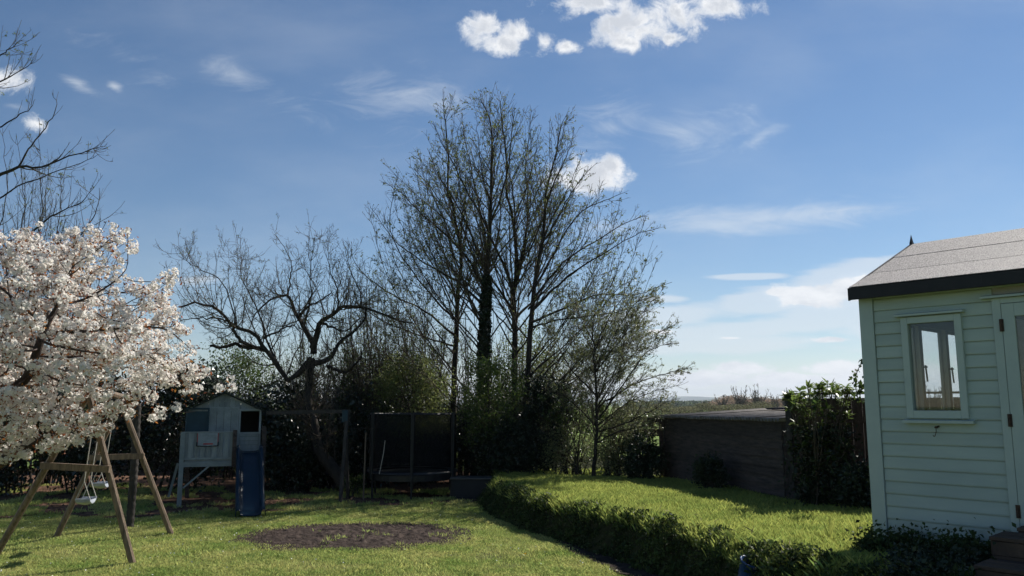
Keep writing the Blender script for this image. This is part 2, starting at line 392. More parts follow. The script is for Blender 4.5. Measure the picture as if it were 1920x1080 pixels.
def curve_pts(ctrl, N, jitter=0.0):
    c = np.asarray(ctrl, float)
    if len(c) == 2: c = np.array([c[0], (c[0] + c[1]) / 2, c[1]])
    e = np.concatenate([[2 * c[0] - c[1]], c, [2 * c[-1] - c[-2]]])
    seg = len(c) - 1; out = []
    for t in np.linspace(0, seg, N):
        i = min(int(t), seg - 1); f = t - i; a, b, cc, d = e[i:i + 4]
        out.append(0.5 * ((2 * b) + (-a + cc) * f + (2 * a - 5 * b + 4 * cc - d) * f * f + (-a + 3 * b - 3 * cc + d) * f ** 3))
    o = np.array(out)
    if jitter: o[1:-1] += rng.normal(size=o[1:-1].shape) * jitter
    return o

def spawn(pts, rad, length, per_m, tmin, angle, lenf, N, trop, wig, rfac=0.6, rmin=0.003, planar=0.0, spread=12, maxlen=99, minlen=0.05):
    """children of a batch of branches; pts [B,n,3]"""
    B, n, _ = pts.shape
    cnt = rng.poisson(np.maximum(length * per_m * (1 - tmin), 0))
    idx = np.repeat(np.arange(B), cnt); K = len(idx)
    if K == 0: return None
    t = tmin + (1 - tmin) * rng.random(K) ** 0.9
    f = t * (n - 1); i = np.minimum(f.astype(int), n - 2); fr = (f - i)[:, None]
    p = pts[idx, i] * (1 - fr) + pts[idx, i + 1] * fr
    tan = unit(pts[idx, i + 1] - pts[idx, i])
    r = rad[idx, i] * (1 - fr[:, 0]) + rad[idx, i + 1] * fr[:, 0]
    w = rng.normal(size=(K, 3)); w -= (w * tan).sum(1, keepdims=True) * tan; w = unit(w)
    a = np.radians(angle + rng.normal(size=K) * spread)[:, None]
    d = unit(tan * np.cos(a) + w * np.sin(a))
    L = np.clip(length[idx] * lenf(t) * rng.uniform(0.55, 1.25, K), minlen, maxlen)
    out = np.zeros((K, N, 3)); out[:, 0] = p
    for k in range(1, N):
        d = unit(d + rng.normal(size=(K, 3)) * wig + np.array([0, 0, trop]))
        out[:, k] = out[:, k - 1] + d * (L / (N - 1))[:, None]
    r0 = np.maximum(np.minimum(r * rfac, 0.004 + L * 0.011), rmin)
    rr = r0[:, None] * (1 - np.linspace(0, 1, N)[None] * 0.8)
    rr = np.maximum(rr, rmin * 0.6)
    return out, rr, L

def leaf_quads(c, size, up_bias=0.0, aspect=0.6, outward=None):
    """one diamond-like leaf quad at each centre"""
    n = len(c); size = np.broadcast_to(np.asarray(size, float), (n,))
    a = rand_unit(n)
    if outward is not None: a = unit(a + outward)
    nrm = rand_unit(n) + np.array([0, 0, up_bias]); b = unit(np.cross(nrm, a))
    s = size[:, None]
    nn = np.cross(a, b)
    v = np.stack([c - a * s * .5, c + b * s * .5 * aspect + nn * s * 0.12, c + a * s * .5, c - b * s * .5 * aspect + nn * s * 0.12], 1)
    return v.reshape(-1, 3)
def quads_mesh(name, V, m, origin=(0, 0, 0)):
    f = np.arange(len(V)).reshape(-1, 4)
    return make_mesh(name, V - np.asarray(origin), f, m)

def on_branches(pts, n, tmin=0.0, jitter=0.02):
    B, N, _ = pts.shape
    b = rng.integers(0, B, n); t = (tmin + (1 - tmin) * rng.random(n)) * (N - 1); i = np.minimum(t.astype(int), N - 2); f = (t - i)[:, None]
    return pts[b, i] * (1 - f) + pts[b, i + 1] * f + rng.normal(size=(n, 3)) * jitter

def smoothstep(x, a, b):
    t = np.clip((x - a) / (b - a), 0, 1); return t * t * (3 - 2 * t)

_perm = np.random.default_rng(3).random((256, 256))
def vnoise(x, y):
    xi = np.floor(x).astype(int); yi = np.floor(y).astype(int); fx = x - xi; fy = y - yi
    fx = fx * fx * (3 - 2 * fx); fy = fy * fy * (3 - 2 * fy)
    g = lambda a, b: _perm[a % 256, b % 256]
    return (g(xi, yi) * (1 - fx) + g(xi + 1, yi) * fx) * (1 - fy) + (g(xi, yi + 1) * (1 - fx) + g(xi + 1, yi + 1) * fx) * fy
def fbm(x, y, o=4):
    s = 0; a = .5; 
    for k in range(o): s = s + a * vnoise(x * 2 ** k + 13 * k, y * 2 ** k + 7 * k); a *= .5
    return s

# ------------------------------------------------------------------ ground
FOOT = [(-0.75, 19.6)] + [tuple(G(*p)[:2]) for p in ((908, 928), (902, 946), (922, 966), (985, 992), (1060, 1020), (1150, 1050), (1240, 1080))] + \
       [(1.95, 8.6), (2.25, 7.5), (2.8, 6.3), (3.7, 5.0), (4.9, 3.8), (12, 3)]
BANK = np.array(FOOT + [(16, 26), (1.5, 26), (-0.4, 23)])
def seg_dist(x, y, poly, closed=True):
    d = np.full(x.shape, 1e9); n = len(poly)
    for i in range(n if closed else n - 1):
        a = poly[i]; b = poly[(i + 1) % n]; ab = b - a
        t = np.clip(((x - a[0]) * ab[0] + (y - a[1]) * ab[1]) / (ab @ ab), 0, 1)
        d = np.minimum(d, np.hypot(x - a[0] - t * ab[0], y - a[1] - t * ab[1]))
    return d
def inside(x, y, poly):
    c = np.zeros(x.shape, bool); n = len(poly)
    for i in range(n):
        x1, y1 = poly[i]; x2, y2 = poly[(i + 1) % n]
        k = ((y1 > y) != (y2 > y)) & (x < (x2 - x1) * (y - y1) / (y2 - y1 + 1e-12) + x1)
        c ^= k
    return c
def sd_bank(x, y):
    d = seg_dist(x, y, BANK); return np.where(inside(x, y, BANK), d, -d) + (fbm(x * 2.2, y * 2.2) - .47) * 0.22
def lawn_z(x, y): return (fbm(x * .35 + 5, y * .35) - .47) * 0.07 + 0.10 * smoothstep(-x, 4, 9) * smoothstep(y, 14, 19)
def bank_top(x, y): return np.interp(y, [7, 8.5, 12, 18], [0.64, 0.60, 0.50, 0.40]) + (fbm(x * .8, y * .8 + 9) - .47) * 0.07
def bank_z(x, y):
    d = sd_bank(x, y); return lawn_z(x, y) * (1 - smoothstep(d, -.1, .3)) + bank_top(x, y) * smoothstep(d, -0.06, 0.42)
def ground_z(x, y):
    x = np.asarray(x, float); y = np.asarray(y, float)
    return np.where(sd_bank(x, y) > -0.1, np.maximum(bank_z(x, y), lawn_z(x, y)), lawn_z(x, y))
def gz(x, y): return float(ground_z(np.array([x]), np.array([y]))[0])

def grid(name, x0, x1, y0, y1, nx, ny, zf, m, keep=None, **kw):
    X, Y = np.meshgrid(np.linspace(x0, x1, nx), np.linspace(y0, y1, ny)); Z = zf(X, Y)
    V = np.stack([X, Y, Z], -1).reshape(-1, 3); i = np.arange((ny - 1) * nx).reshape(ny - 1, nx)[:, :-1].ravel()
    f = np.stack([i, i + 1, i + nx + 1, i + nx], 1)
    if keep is not None:
        k = keep(X, Y).ravel(); f = f[k[f].all(1)]
        used = np.unique(f); mp = np.zeros(len(V), int); mp[used] = np.arange(len(used)); V = V[used]; f = mp[f]
    return link(name, make_mesh(name, V, f, m, True), kind='structure', **kw)

grid('field', -12000, 12000, -400, 12000, 25, 25, lambda x, y: x * 0 - 0.12, 'field')
grid('lawn', -22, 16, 1, 25, 190, 130, lawn_z, 'lawn')
grid('raised_lawn', -2, 15.5, 3.2, 25.5, 210, 270, lambda x, y: bank_z(x, y) + 0.004, 'bank_earth', keep=lambda x, y: sd_bank(x, y) > -0.09)

DC = (-2.38, 12.75); DRX, DRY = 1.72, 1.28
def dirt_q(x, y): return np.hypot((x - DC[0]) / DRX, (y - DC[1]) / DRY) + (fbm(x * 2.6, y * 2.6, 5) - .47) * 0.26
def strip_q(x, y):
    d = -(sd_bank(x, y)); return np.where((y < 12.6), d + smoothstep(y, 11.0, 12.6) * .35, 9) + (fbm(x * 3, y * 3) - .47) * .3
grid('bare_soil', -4.6, -0.2, 11, 14.5, 230, 190,
     lambda x, y: lawn_z(x, y) + 0.018 * (1.06 - dirt_q(x, y)) ** .3 + (1 - smoothstep(dirt_q(x, y), .7, 1.0)) * (-0.0 + np.abs(fbm(x * 7, y * 7, 4) - .47) * 0.16), 'soil', keep=lambda x, y: dirt_q(x, y) < 1.0)
grid('soil_border', -0.6, 3.4, 6.5, 13.8, 120, 220, lambda x, y: lawn_z(x, y) + 0.014 + fbm(x * 9, y * 9, 3) * 0.03, 'soil',
     keep=lambda x, y: (strip_q(x, y) < 0.36) & (strip_q(x, y) > -0.3))
PATCHX = lambda x, y: fbm(x * .9 + 4, y * 1.6 + 2, 4)
def chips_q(x, y): return np.where((y > 15.2 + (fbm(x * 1.2, y) - .47) * 1.6 + np.clip((x + 6) * 0.35, -0.4, 2.2)) & (x < 0.2), 1.0, 0.0)
grid('bark_mulch', -20, 0.2, 14.6, 24.8, 200, 110, lambda x, y: lawn_z(x, y) + 0.008 + fbm(x * 6, y * 6, 3) * 0.03, 'bark_chips', keep=lambda x, y: chips_q(x, y) > .5)

# grass, as instanced tufts
def tuft_proto(name, nbl, hmin, hmax, rad, w, m, lean):
    V = []; 
    for i in range(nbl):
        a = random.random() * 6.28; r = rad * math.sqrt(random.random()); x, y = r * math.cos(a), r * math.sin(a)
        h = random.uniform(hmin, hmax); b = random.random() * 6.28; l = random.uniform(.1, lean) * h; c = random.random() * 3.14
        dx, dy = math.cos(c) * w, math.sin(c) * w; lx, ly = math.cos(b) * l, math.sin(b) * l
        V += [(x - dx, y - dy, -0.01), (x + dx, y + dy, -0.01), (x + lx * .4 + dx * .8, y + ly * .4 + dy * .8, h * .6), (x + lx, y + ly, h)]
    f = np.arange(len(V)).reshape(-1, 4)
    return bpy.data.objects.new(name, make_mesh(name, V, f, m))
def gn_scatter(name, pts, rotz, scl, protos, **kw):
    me = bpy.data.meshes.new(name); me.vertices.add(len(pts)); me.vertices.foreach_set('co', np.asarray(pts, np.float32).ravel())
    rot = np.zeros((len(pts), 3), np.float32); rot[:, 2] = rotz; rot[:, :2] = rng.normal(size=(len(pts), 2)) * .12
    a = me.attributes.new('rot', 'FLOAT_VECTOR', 'POINT'); a.data.foreach_set('vector', rot.ravel())
    a = me.attributes.new('scl', 'FLOAT', 'POINT'); a.data.foreach_set('value', np.asarray(scl, np.float32))
    o = link(name, me, kind='stuff', **kw)
    cl = bpy.data.collections.new(name + '_tufts')
    for p in protos: cl.objects.link(p)
    ng = bpy.data.node_groups.new(name, 'GeometryNodeTree')
    ng.interface.new_socket('Geometry', in_out='INPUT', socket_type='NodeSocketGeometry')
    ng.interface.new_socket('Geometry', in_out='OUTPUT', socket_type='NodeSocketGeometry')
    N, L = ng.nodes, ng.links
    gi, go = N.new('NodeGroupInput'), N.new('NodeGroupOutput')
    ci = N.new('GeometryNodeCollectionInfo'); ci.inputs[0].default_value = cl; ci.inputs[1].default_value = True; ci.inputs[2].default_value = True
    ip = N.new('GeometryNodeInstanceOnPoints'); ip.inputs['Pick Instance'].default_value = True
    na = N.new('GeometryNodeInputNamedAttribute'); na.data_type = 'FLOAT_VECTOR'; na.inputs[0].default_value = 'rot'
    ns = N.new('GeometryNodeInputNamedAttribute'); ns.data_type = 'FLOAT'; ns.inputs[0].default_value = 'scl'
    L.new(gi.outputs[0], ip.inputs['Points']); L.new(ci.outputs[0], ip.inputs['Instance'])
    L.new(na.outputs[0], ip.inputs['Rotation']); L.new(ns.outputs[0], ip.inputs['Scale']); L.new(ip.outputs[0], go.inputs[0])
    md = o.modifiers.new('scatter', 'NODES'); md.node_group = ng
    return o
def scatter_xy(n, x0, x1, y0, y1):
    return rng.uniform(x0, x1, n), rng.uniform(y0, y1, n)
x, y = scatter_xy(290000, -13, 4, 8.4, 19)
k = (np.abs(x) < y * .70 + .8) & (sd_bank(x, y) < -0.06) & (strip_q(x, y) > 0.30) & (dirt_q(x, y) > 1.0 - 0.14 * rng.random(len(x)) ** 3) & (chips_q(x, y) < .5)
thin = np.clip((PATCHX(x, y) - .30) * 4.5, 0.25, 1)
k &= rng.random(len(x)) < thin
x, y = x[k], y[k]
gn_scatter('lawn_grass', np.stack([x, y, lawn_z(x, y)], 1), rng.random(len(x)) * 6.28, (0.65 + 0.7 * rng.random(len(x))) * (0.55 + 0.9 * PATCHX(x * 1.7, y * 1.7)),
           [tuft_proto('tuft', 15, .015, .036, .075, .0026, 'blade', 1.1) for _ in range(4)], label='short mown lawn grass across the garden floor', cat='grass')
x, y = scatter_xy(210000, -1.2, 7.5, 6.5, 20)
d = sd_bank(x, y)
k = (d > 0.27) & (np.abs(x) < y * .70 + .6) & (x < 2.2 + (20 - y) * .5)
x, y, d = x[k], y[k], d[k]
gn_scatter('long_grass', np.stack([x, y, bank_z(x, y)], 1), rng.random(len(x)) * 6.28, (0.6 + 0.8 * rng.random(len(x))) * (0.55 + 0.85 * fbm(x * 1.3, y * 1.3)),
           [tuft_proto('tuft', 13, .035, .085, .06, .0028, 'blade_long', 1.0) for _ in range(4)], label='longer bright grass on the raised bank', cat='grass')
# scattered grass on the mulch edge and in the soil
x, y = scatter_xy(26000, -12, 0.2, 14.8, 19.5)
k = (chips_q(x, y) > .5) & (fbm(x * 2, y * 2) > .52) & (np.abs(x) < y * .7); x, y = x[k], y[k]
x2, y2 = scatter_xy(900, -4.2, -.6, 11.2, 14.2); k2 = (dirt_q(x2, y2) < .98) & (fbm(x2 * 3, y2 * 3) > .64); x = np.concatenate([x, x2[k2]]); y = np.concatenate([y, y2[k2]])
gn_scatter('weed_grass', np.stack([x, y, lawn_z(x, y) + .01], 1), rng.random(len(x)) * 6.28, 0.5 + 0.8 * rng.random(len(x)),
           [tuft_proto('tuft', 9, .03, .08, .05, .004, 'blade', 1.0) for _ in range(3)], label='thin weeds sprouting through bare soil and bark', cat='weeds')
# clods
n = 9000; x = rng.uniform(DC[0] - 1.8, DC[0] + 1.8, n); y = rng.uniform(DC[1] - 1.4, DC[1] + 1.4, n); k = dirt_q(x, y) < 1.0 + .14 * rng.random(n); x, y = x[k], y[k]
def clod_mesh(x, y, z, size):
    base = np.array([(0, 0, 1), (1, 0, 0), (0, 1, 0), (-1, 0, 0), (0, -1, 0)], float); n = len(x)
    V = base[None] * (size[:, None, None]) * rng.uniform(.5, 1.3, (n, 5, 3)); V[:, :, 2] *= .7
    a = rng.random(n) * 6.28; c, s = np.cos(a)[:, None], np.sin(a)[:, None]
    X = V[:, :, 0] * c - V[:, :, 1] * s; Y = V[:, :, 0] * s + V[:, :, 1] * c
    V = np.stack([X + x[:, None], Y + y[:, None], V[:, :, 2] + z[:, None] - .003], -1).reshape(-1, 3)
    f = np.array([(0, 1, 2), (0, 2, 3), (0, 3, 4), (0, 4, 1)]); f = (f[None] + np.arange(n)[:, None, None] * 5).reshape(-1, 3)
    return V, f
V, f = clod_mesh(x, y, lawn_z(x, y) + .02, rng.uniform(.008, .035, len(x)))
link('soil_clods', make_mesh('soil_clods', V, f, 'soil'), kind='stuff', label='loose dark soil clods in the round bare patch', cat='soil')
n = 9000; x = rng.uniform(-13, 0, n); y = rng.uniform(14.8, 19.5, n); k = chips_q(x, y) > .5; x, y = x[k], y[k]
V, f = clod_mesh(x, y, lawn_z(x, y) + .02, rng.uniform(.01, .04, len(x)))
link('wood_chips', make_mesh('wood_chips', V, f, 'bark_chips'), kind='stuff', label='loose brown wood chips and litter under the trees', cat='wood chips')
# daisies and petals
n = 900; x = rng.uniform(-9, 2.5, n); y = rng.uniform(9, 17, n); k = (sd_bank(x, y) < -.2) & (dirt_q(x, y) > 1.05) & (chips_q(x, y) < .5) & (rng.random(n) < np.where(x < -4, 1, .35)); x, y = x[k], y[k]
c = np.stack([x, y, lawn_z(x, y) + .045], 1)
link('daisies', quads_mesh('daisies', leaf_quads(c, .02, 3, 1.0), 'daisy'), kind='stuff', label='tiny white daisies and fallen petals dotting the lawn', cat='daisies')

# dandelions (each its own thing)
for i, (px, py, lb) in enumerate([(984, 1046, 'yellow dandelion in the lawn just left of the soil strip under the bank'),
                              (1605, 1014, 'yellow dandelion on the raised bank beside the corner of the summerhouse')]):
    g = G(px, py, 0.03 if i == 0 else .66)
    t = thing('dandelion', lb, 'flower', (g[0], g[1], gz(g[0], g[1])), group='yellow dandelions in the grass')
    MB().bar((0, 0, 0), (0.004, 0, .07), .004, sides=5).build('stem', 'leaf_fresh', t)
    mb = MB()
    for k_ in range(12):
        a = k_ * math.pi / 6
        mb.add([(0.004, 0, .07), (.018 * math.cos(a) + .004, .018 * math.sin(a), .078), (.02 * math.cos(a + .3) + .004, .02 * math.sin(a + .3), .086), (.012 * math.cos(a + .5) + .004, .012 * math.sin(a + .5), .09)], [(0, 1, 2, 3)])
    mb.build('flower_head', 'dandelion', t)

# ------------------------------------------------------------------ hills, far trees
def hill(name, Y, prof, depth, m='hill'):
    nx = 200; xs = np.linspace(prof[0][0], prof[-1][0], nx)
    h = np.interp(xs, [p[0] for p in prof], [p[1] for p in prof])
    k = np.hanning(9); k /= k.sum(); hp = np.convolve(np.pad(h, 4, 'edge'), k, 'valid')
    ny = 14; X = np.zeros((ny, nx)); Yv = np.zeros((ny, nx)); Z = np.zeros((ny, nx))
    for j in range(ny):
        t = j / (ny - 1); yy = Y + depth * (t - 1); X[j] = (xs - 960) / F * Y; Yv[j] = yy
        Z[j] = -1 + (np.maximum((760 - hp), 0) / F * Y + CH + 1) * math.sin(t * math.pi / 2) * (1 + 0.04 * (fbm(xs / 30, xs * 0 + t * 4) - .5))
    V = np.stack([X, Yv, Z], -1).reshape(-1, 3); i = np.arange((ny - 1) * nx).reshape(ny - 1, nx)[:, :-1].ravel()
    f = np.stack([i, i + 1, i + nx + 1, i + nx], 1)
    link(name, make_mesh(name, V, f, m, True), kind='structure')
hill('distant_hill', 9500, [(-1200, 752), (200, 748), (700, 750), (1100, 752), (1210, 748), (1260, 742), (1290, 741.5), (1315, 745), (1345, 748), (1420, 750), (1600, 749), (1900, 746), (2600, 750), (3200, 752)], 2200)
hill('wooded_ridge', 4800, [(-1200, 758), (300, 755), (1000, 757), (1270, 755), (1300, 751), (1345, 747), (1400, 748.5), (1500, 747), (1600, 750), (1900, 751), (2600, 754), (3200, 756)], 1200)

def far_band(name, label, Y, x0, x1, hfun, n, size, m):
    px = rng.uniform(x0, x1, n); X = (px - 960) / F * Y; H = hfun(px)
    z = -0.1 + H * rng.random(n) ** .7; yy = Y + rng.normal(size=n) * Y * .02
    c = np.stack([X, yy, z], 1)
    link(name, quads_mesh(name, leaf_quads(c, size * rng.uniform(.5, 1.4, n), 0, .8), m), kind='stuff', label=label, cat='woodland')
pxh = lambda top: (lambda px: (CH + (760 - (top + (fbm(px * .06, px * 0) - .47) * 12)) / F * 420))
far_band('far_woodland', 'dark far wood and hedges below the blue hills', 700, 1180, 1700, lambda px: CH + (760 - 755 - (fbm(px * .05, px * 0 + 2) - .47) * 10) / F * 700 + 1, 9000, 2.2, 'far_dark')
far_band('brown_thicket', 'brown leafless thicket beyond the shed roof', 420, 1330, 1480, lambda px: (CH + (760 - 745 + (fbm(px * .09, px * 0) - .47) * 22) / F * 420) * np.interp(px, [1325, 1345, 1440, 1480], [.55, 1, .9, .75]), 12000, .55, 'far_brown')
far_band('green_hedgerow', 'pale green hedgerow low over the shed roof', 170, 1150, 1440, lambda px: CH + (760 - 760 + (fbm(px * .05, px * 0 + 5) - .47) * 22) / F * 170, 17000, .26, 'far_green')

def skeleton(levels_in, params, tubes_trunk, tubes_twig, sides0=7):
    """levels_in: list of (pts,r) arrays; params: list of dict per level. returns last levels' branches"""
    pts = np.array([a for a, _ in levels_in]); rad = np.array([b for _, b in levels_in])
    L = np.linalg.norm(np.diff(pts, axis=1), axis=2).sum(1)
    tubes_trunk.add(pts, rad, sides0); last = []
    cur = (pts, rad, L)
    for i, p in enumerate(params):
        q = dict(p); sides = q.pop('sides', 3); also = q.pop('also', None)
        res = spawn(*cur, **q)
        if res is None: break
        tubes_twig.add(res[0], res[1], sides); last.append(res); cur = res
    return last

def far_tree(px, py_top, Y, spread_px, lb, seed, poplar=False):
    base = np.array([(px - 960) / F * Y, Y, -0.1]); H = CH + (760 - py_top) / F * Y; W = spread_px / F * Y
    t = thing('far_tree', lb, 'tree', base, group='leafless trees far beyond the shed')
    limbs = []; nl = 7 if poplar else 9
    for i in range(nl):
        a = rng.random() * 6.28; w = W * (rng.random() ** .4) * .6
        tip = base + np.array([math.cos(a) * w, math.sin(a) * w, H * rng.uniform(.75, 1.0)])
        mid = base + np.array([math.cos(a) * w * .5, math.sin(a) * w * .5, H * (.35 if poplar else .4)])
        c = curve_pts([base, base + [0, 0, H * .12], mid, tip], 10); limbs.append((c, np.linspace(H * .022, H * .004, 10)))
    tt, tw = Tubes(), Tubes()
    last = skeleton(limbs, [dict(per_m=26 / H, tmin=.2, angle=36, lenf=lambda t: .42 * (1.2 - t), N=4, trop=.14, wig=.12, rmin=.07),
                            dict(per_m=60 / H, tmin=.15, angle=38, lenf=lambda t: .42 * (1.2 - t), N=3, trop=.1, wig=.15, rmin=.05)], tt, tw, 5)
    link('trunk', tt.mesh('trunk', 'twig_pale', base), t); link('crown', tw.mesh('crown', 'twig_pale', base), t)
for a in [(1385, 722, 330, 40, 'leafless far tree left of its taller twin above the shed roof ridge pieces'),
          (1417, 720, 330, 44, 'tall leafless far tree above the right end of the shed roof'),
          (1350, 738, 360, 26, 'small leafless far tree at the left of the brown thicket'),
          (1310, 752, 300, 22, 'small dark oak shaped far tree under the blue hill'),
          (1449, 735, 340, 26, 'faint leafless far tree just left of the tall fence panel'),
          (1467, 726, 345, 20, 'leafless far tree rising behind the left end of the tall fence'),
          (1530, 722, 340, 30, 'leafless far tree seen over the tall fence above the laurel'),
          (1558, 727, 345, 26, 'leafless far tree over the tall fence right of the laurel top'),
          (1590, 725, 340, 26, 'leafless far tree over the fence beside the climbing sprig'),
          (1745, 718, 300, 34, 'leafless far tree seen through the summerhouse windows')]:
    far_tree(*a, seed=0, poplar=True)

# ------------------------------------------------------------------ summerhouse
HB = G(1632, 1016, 0.62); HZ = 0.62
k = 8.0 / HB[1]
HB = P(1648, 1016, 8.0); HZ = float(HB[2])
ROT = R(-48)
house = thing('summerhouse', 'pale mint weatherboard summerhouse with grey felt roof', 'summerhouse', (HB[0], HB[1], HZ), ROT)
WID, DEP, WH = 3.35, 3.0, 2.47
PITCHW = 0.1175
WX0, WX1, WZ0, WZ1 = 0.365, 0.905, 1.185, 2.14
gx0, gx1, gz0, gz1 = 0.412, 0.842, 1.345, 2.175
DX0, DX1, DZ1 = 1.235, 2.115, 2.20
def board(parent, x0, x1, z0, wall, name='weatherboard', h=PITCHW):
    """wall: 'front' x along +x at y=0 outward -y; 'left' along y at x=0 outward -x"""
    prof = [(0, 0), (-.020, 0), (-.022, .012), (-.012, h * .86), (-.006, h - .003), (0, h - .003)]
    if wall == 'front': mb = MB().prism([(p, z0 + q) for p, q in prof], 0, x0, x1)
    else:
        mb = MB().prism([(p, z0 + q) for p, q in prof], 1, x0, x1)
    return mb.build(name, 'mint_paint_splashed' if z0 < .2 else 'mint_paint', parent)
rows = int(WH / PITCHW) + 1
for r in range(rows):
    z = r * PITCHW; h = min(PITCHW, WH - z)
    if h < .02: continue
    segs = [(0.105, DX0 - .07)]
    if z + h > WZ0 and z < WZ1: segs = [(0.105, WX0), (WX1, DX0 - .07)]
    if z > DZ1 + .06: segs = [(0.105, WID - .1)] if not (z < WZ1) else segs
    for a, b in segs: board(house, a, b, z, 'front', h=h)
    if z < WZ0 < z + h: board(house, WX0, WX1, z, 'front', h=WZ0 - z)
    if z < WZ1 < z + h: board(house, WX0, WX1, WZ1 + .003, 'front', h=z + h - WZ1)
    if not (z < DZ1 + .06): continue
    for a, b in ([(DX1 + .07, WID - .1)] if not (z + h > WZ0 and z < WZ1) else [(DX1 + .07, WID - WX1), (WID - WX0, WID - .1)]):
        board(house, a, b, z, 'front', h=h)
# gable wall facing the field: three narrow casements
GP = [(0.52, 1.20), (1.28, 1.96), (2.04, 2.72)]; GZ0, GZ1 = 1.22, 2.17
for r in range(rows):
    z = r * PITCHW; h = min(PITCHW, WH - z)
    if h < .02: continue
    segs = [(0.09, DEP - .09)] if not (z + h > GZ0 - .05 and z < GZ1 + .05) else [(0.09, GP[0][0] - .08), (GP[2][1] + .08, DEP - .09)]
    for a, b in segs: board(house, a, b, z, 'left', h=h)
# inner linings with openings
MB().box(.06, WX0 + .03, .002, .05, 0, WH).box(WX1 - .03, DX0 - .03, .002, .05, 0, WH).box(WX0 + .03, WX1 - .03, .002, .05, 0, WZ0 + .03).box(WX0 + .03, WX1 - .03, .002, .05, WZ1 - .03, WH) \
    .box(DX1 + .03, WID - WX1 + .03, .002, .05, 0, WH).box(WID - WX1 + .03, WID - WX0 - .03, .002, .05, 0, WZ0).box(WID - WX1 + .03, WID - WX0 - .03, .002, .05, WZ1, WH).box(WID - WX0 - .03, WID - .06, .002, .05, 0, WH) \
    .box(DX0 - .03, DX1 + .03, .002, .05, DZ1 + .03, WH).build('front_wall', 'white_interior', house)
mb = MB(); ys = [.052] + [v for p in GP for v in p] + [DEP - .052]
for i in range(0, len(ys), 2): mb.box(.002, .05, ys[i], ys[i + 1], 0, WH)
for a, b in GP: mb.box(.002, .05, a, b, 0, GZ0).box(.002, .05, a, b, GZ1, WH)
mb.build('gable_wall', 'white_interior', house)
PE = .565
mb = MB().prism([(0.0, WH), (DEP, WH), (DEP / 2, WH + PE)], 0, .002, .05); mb.build('gable_end', 'mint_paint', house)
mb = MB().prism([(0.0, WH), (DEP, WH), (DEP / 2, WH + PE)], 0, WID - .05, WID - .002); mb.build('gable_end', 'mint_paint', house)
MB().box(WID - .05, WID - .002, .052, DEP - .052, 0, WH).build('side_wall', 'white_interior', house)
MB().box(.0, WID, DEP - .05, DEP, 0, WH).build('back_wall', 'white_interior', house)
MB().box(.05, WID - .05, .05, DEP - .05, 0.02, .06).build('floor', 'timber_swing', house)
MB().box(.02, WID - .02, .02, DEP - .02, -.35, .02).build('plinth', 'timber_dark', house)
MB().box(.052, WID - .052, .052, DEP - .052, WH - .03, WH).build('ceiling', 'raw_timber_ceiling', house)
# corner boards
MB().box(-.035, .10, -.036, 0, -.06, WH).build('corner_board', 'mint_trim', house, bevel=.003)
MB().box(-.035, 0, .001, .088, -.06, WH).build('corner_board', 'mint_trim', house, bevel=.003)
MB().box(WID - .1, WID + .03, -.036, 0, -.06, WH).build('corner_board', 'mint_trim', house, bevel=.003)
MB().box(.10, DX0 - .07, -.030, -.024, WH - .10, WH).build('frieze_board', 'mint_trim', house)
# casement window
def casement(parent, x0, x1, z0, z1, wall, nm='window', open_handle=False):
    w = .062
    def bx(a, b, c, d, e, f):
        return (a, b, c, d, e, f) if wall == 'front' else (c, d, a, b, e, f)
    y0, y1 = (-.052, 0.03)
    mb = MB()
    for q in [(x0, x0 + w, y0, y1, z0, z1), (x1 - w, x1, y0, y1, z0, z1), (x0 + w, x1 - w, y0, y1, z0, z0 + w * 1.15), (x0 + w, x1 - w, y0, y1, z1 - w, z1)]: mb.box(*bx(*q))
    fr = mb.build(nm, 'mint_trim', parent, bevel=.003)
    MB().box(*bx(x0 + w, x1 - w, -.012, -.006, z0 + w * 1.15, z1 - w)).build('pane', 'window_glass', fr)
    return fr
wf = casement(house, WX0, WX1, WZ0, WZ1, 'front')
MB().prism([(-.09, WZ0 - .045), (-.09, WZ0 - .02), (-.0, WZ0 - .004), (0, WZ0 - .045)], 0, WX0 - .03, WX1 + .045).build('sill', 'mint_trim', wf)
MB().prism([(-.085, WZ1 + .010), (-.085, WZ1 + .028), (-.0, WZ1 + .045), (0, WZ1 + .010)], 0, WX0 - .05, WX1 + .03).build('drip_cap', 'mint_trim', wf)
wf2 = casement(house, WID - WX1, WID - WX0, WZ0, WZ1, 'front')
for a, b in GP:
    mb = MB().box(-.03, .0, a - .03, a + .025, GZ0 - .05, GZ1 + .05).box(-.03, .0, b - .025, b + .03, GZ0 - .05, GZ1 + .05).box(-.03, .0, a + .025, b - .025, GZ0 - .05, GZ0 + .04).box(-.03, .0, a + .025, b - .025, GZ1 - .03, GZ1 + .05)
    f_ = mb.build('window', 'white_interior', house, bevel=.004)
    MB().box(-.014, -.010, a + .025, b - .025, GZ0 + .04, GZ1 - .03).build('pane', 'window_glass', f_)
    MB().bar((.075, a - .03, GZ0 + .52), (.085, a - .03, GZ0 + .34), .016, .012).bar((.052, a - .03, GZ0 + .50), (.09, a - .03, GZ0 + .50), .03, .02).build('latch', 'rust_metal', f_)
# rusty hook under the window
MB().bar((.62, -.02, 1.105), (.62, -.06, 1.105), .02, sides=6).path([(.62, -.055, 1.105), (.622, -.06, 1.065), (.61, -.062, 1.025), (.60, -.062, 1.02), (.592, -.06, 1.03)], .007).bar((.60, -.03, 1.10), (.64, -.03, 1.115), .012).build('hook', 'rust_metal', house)
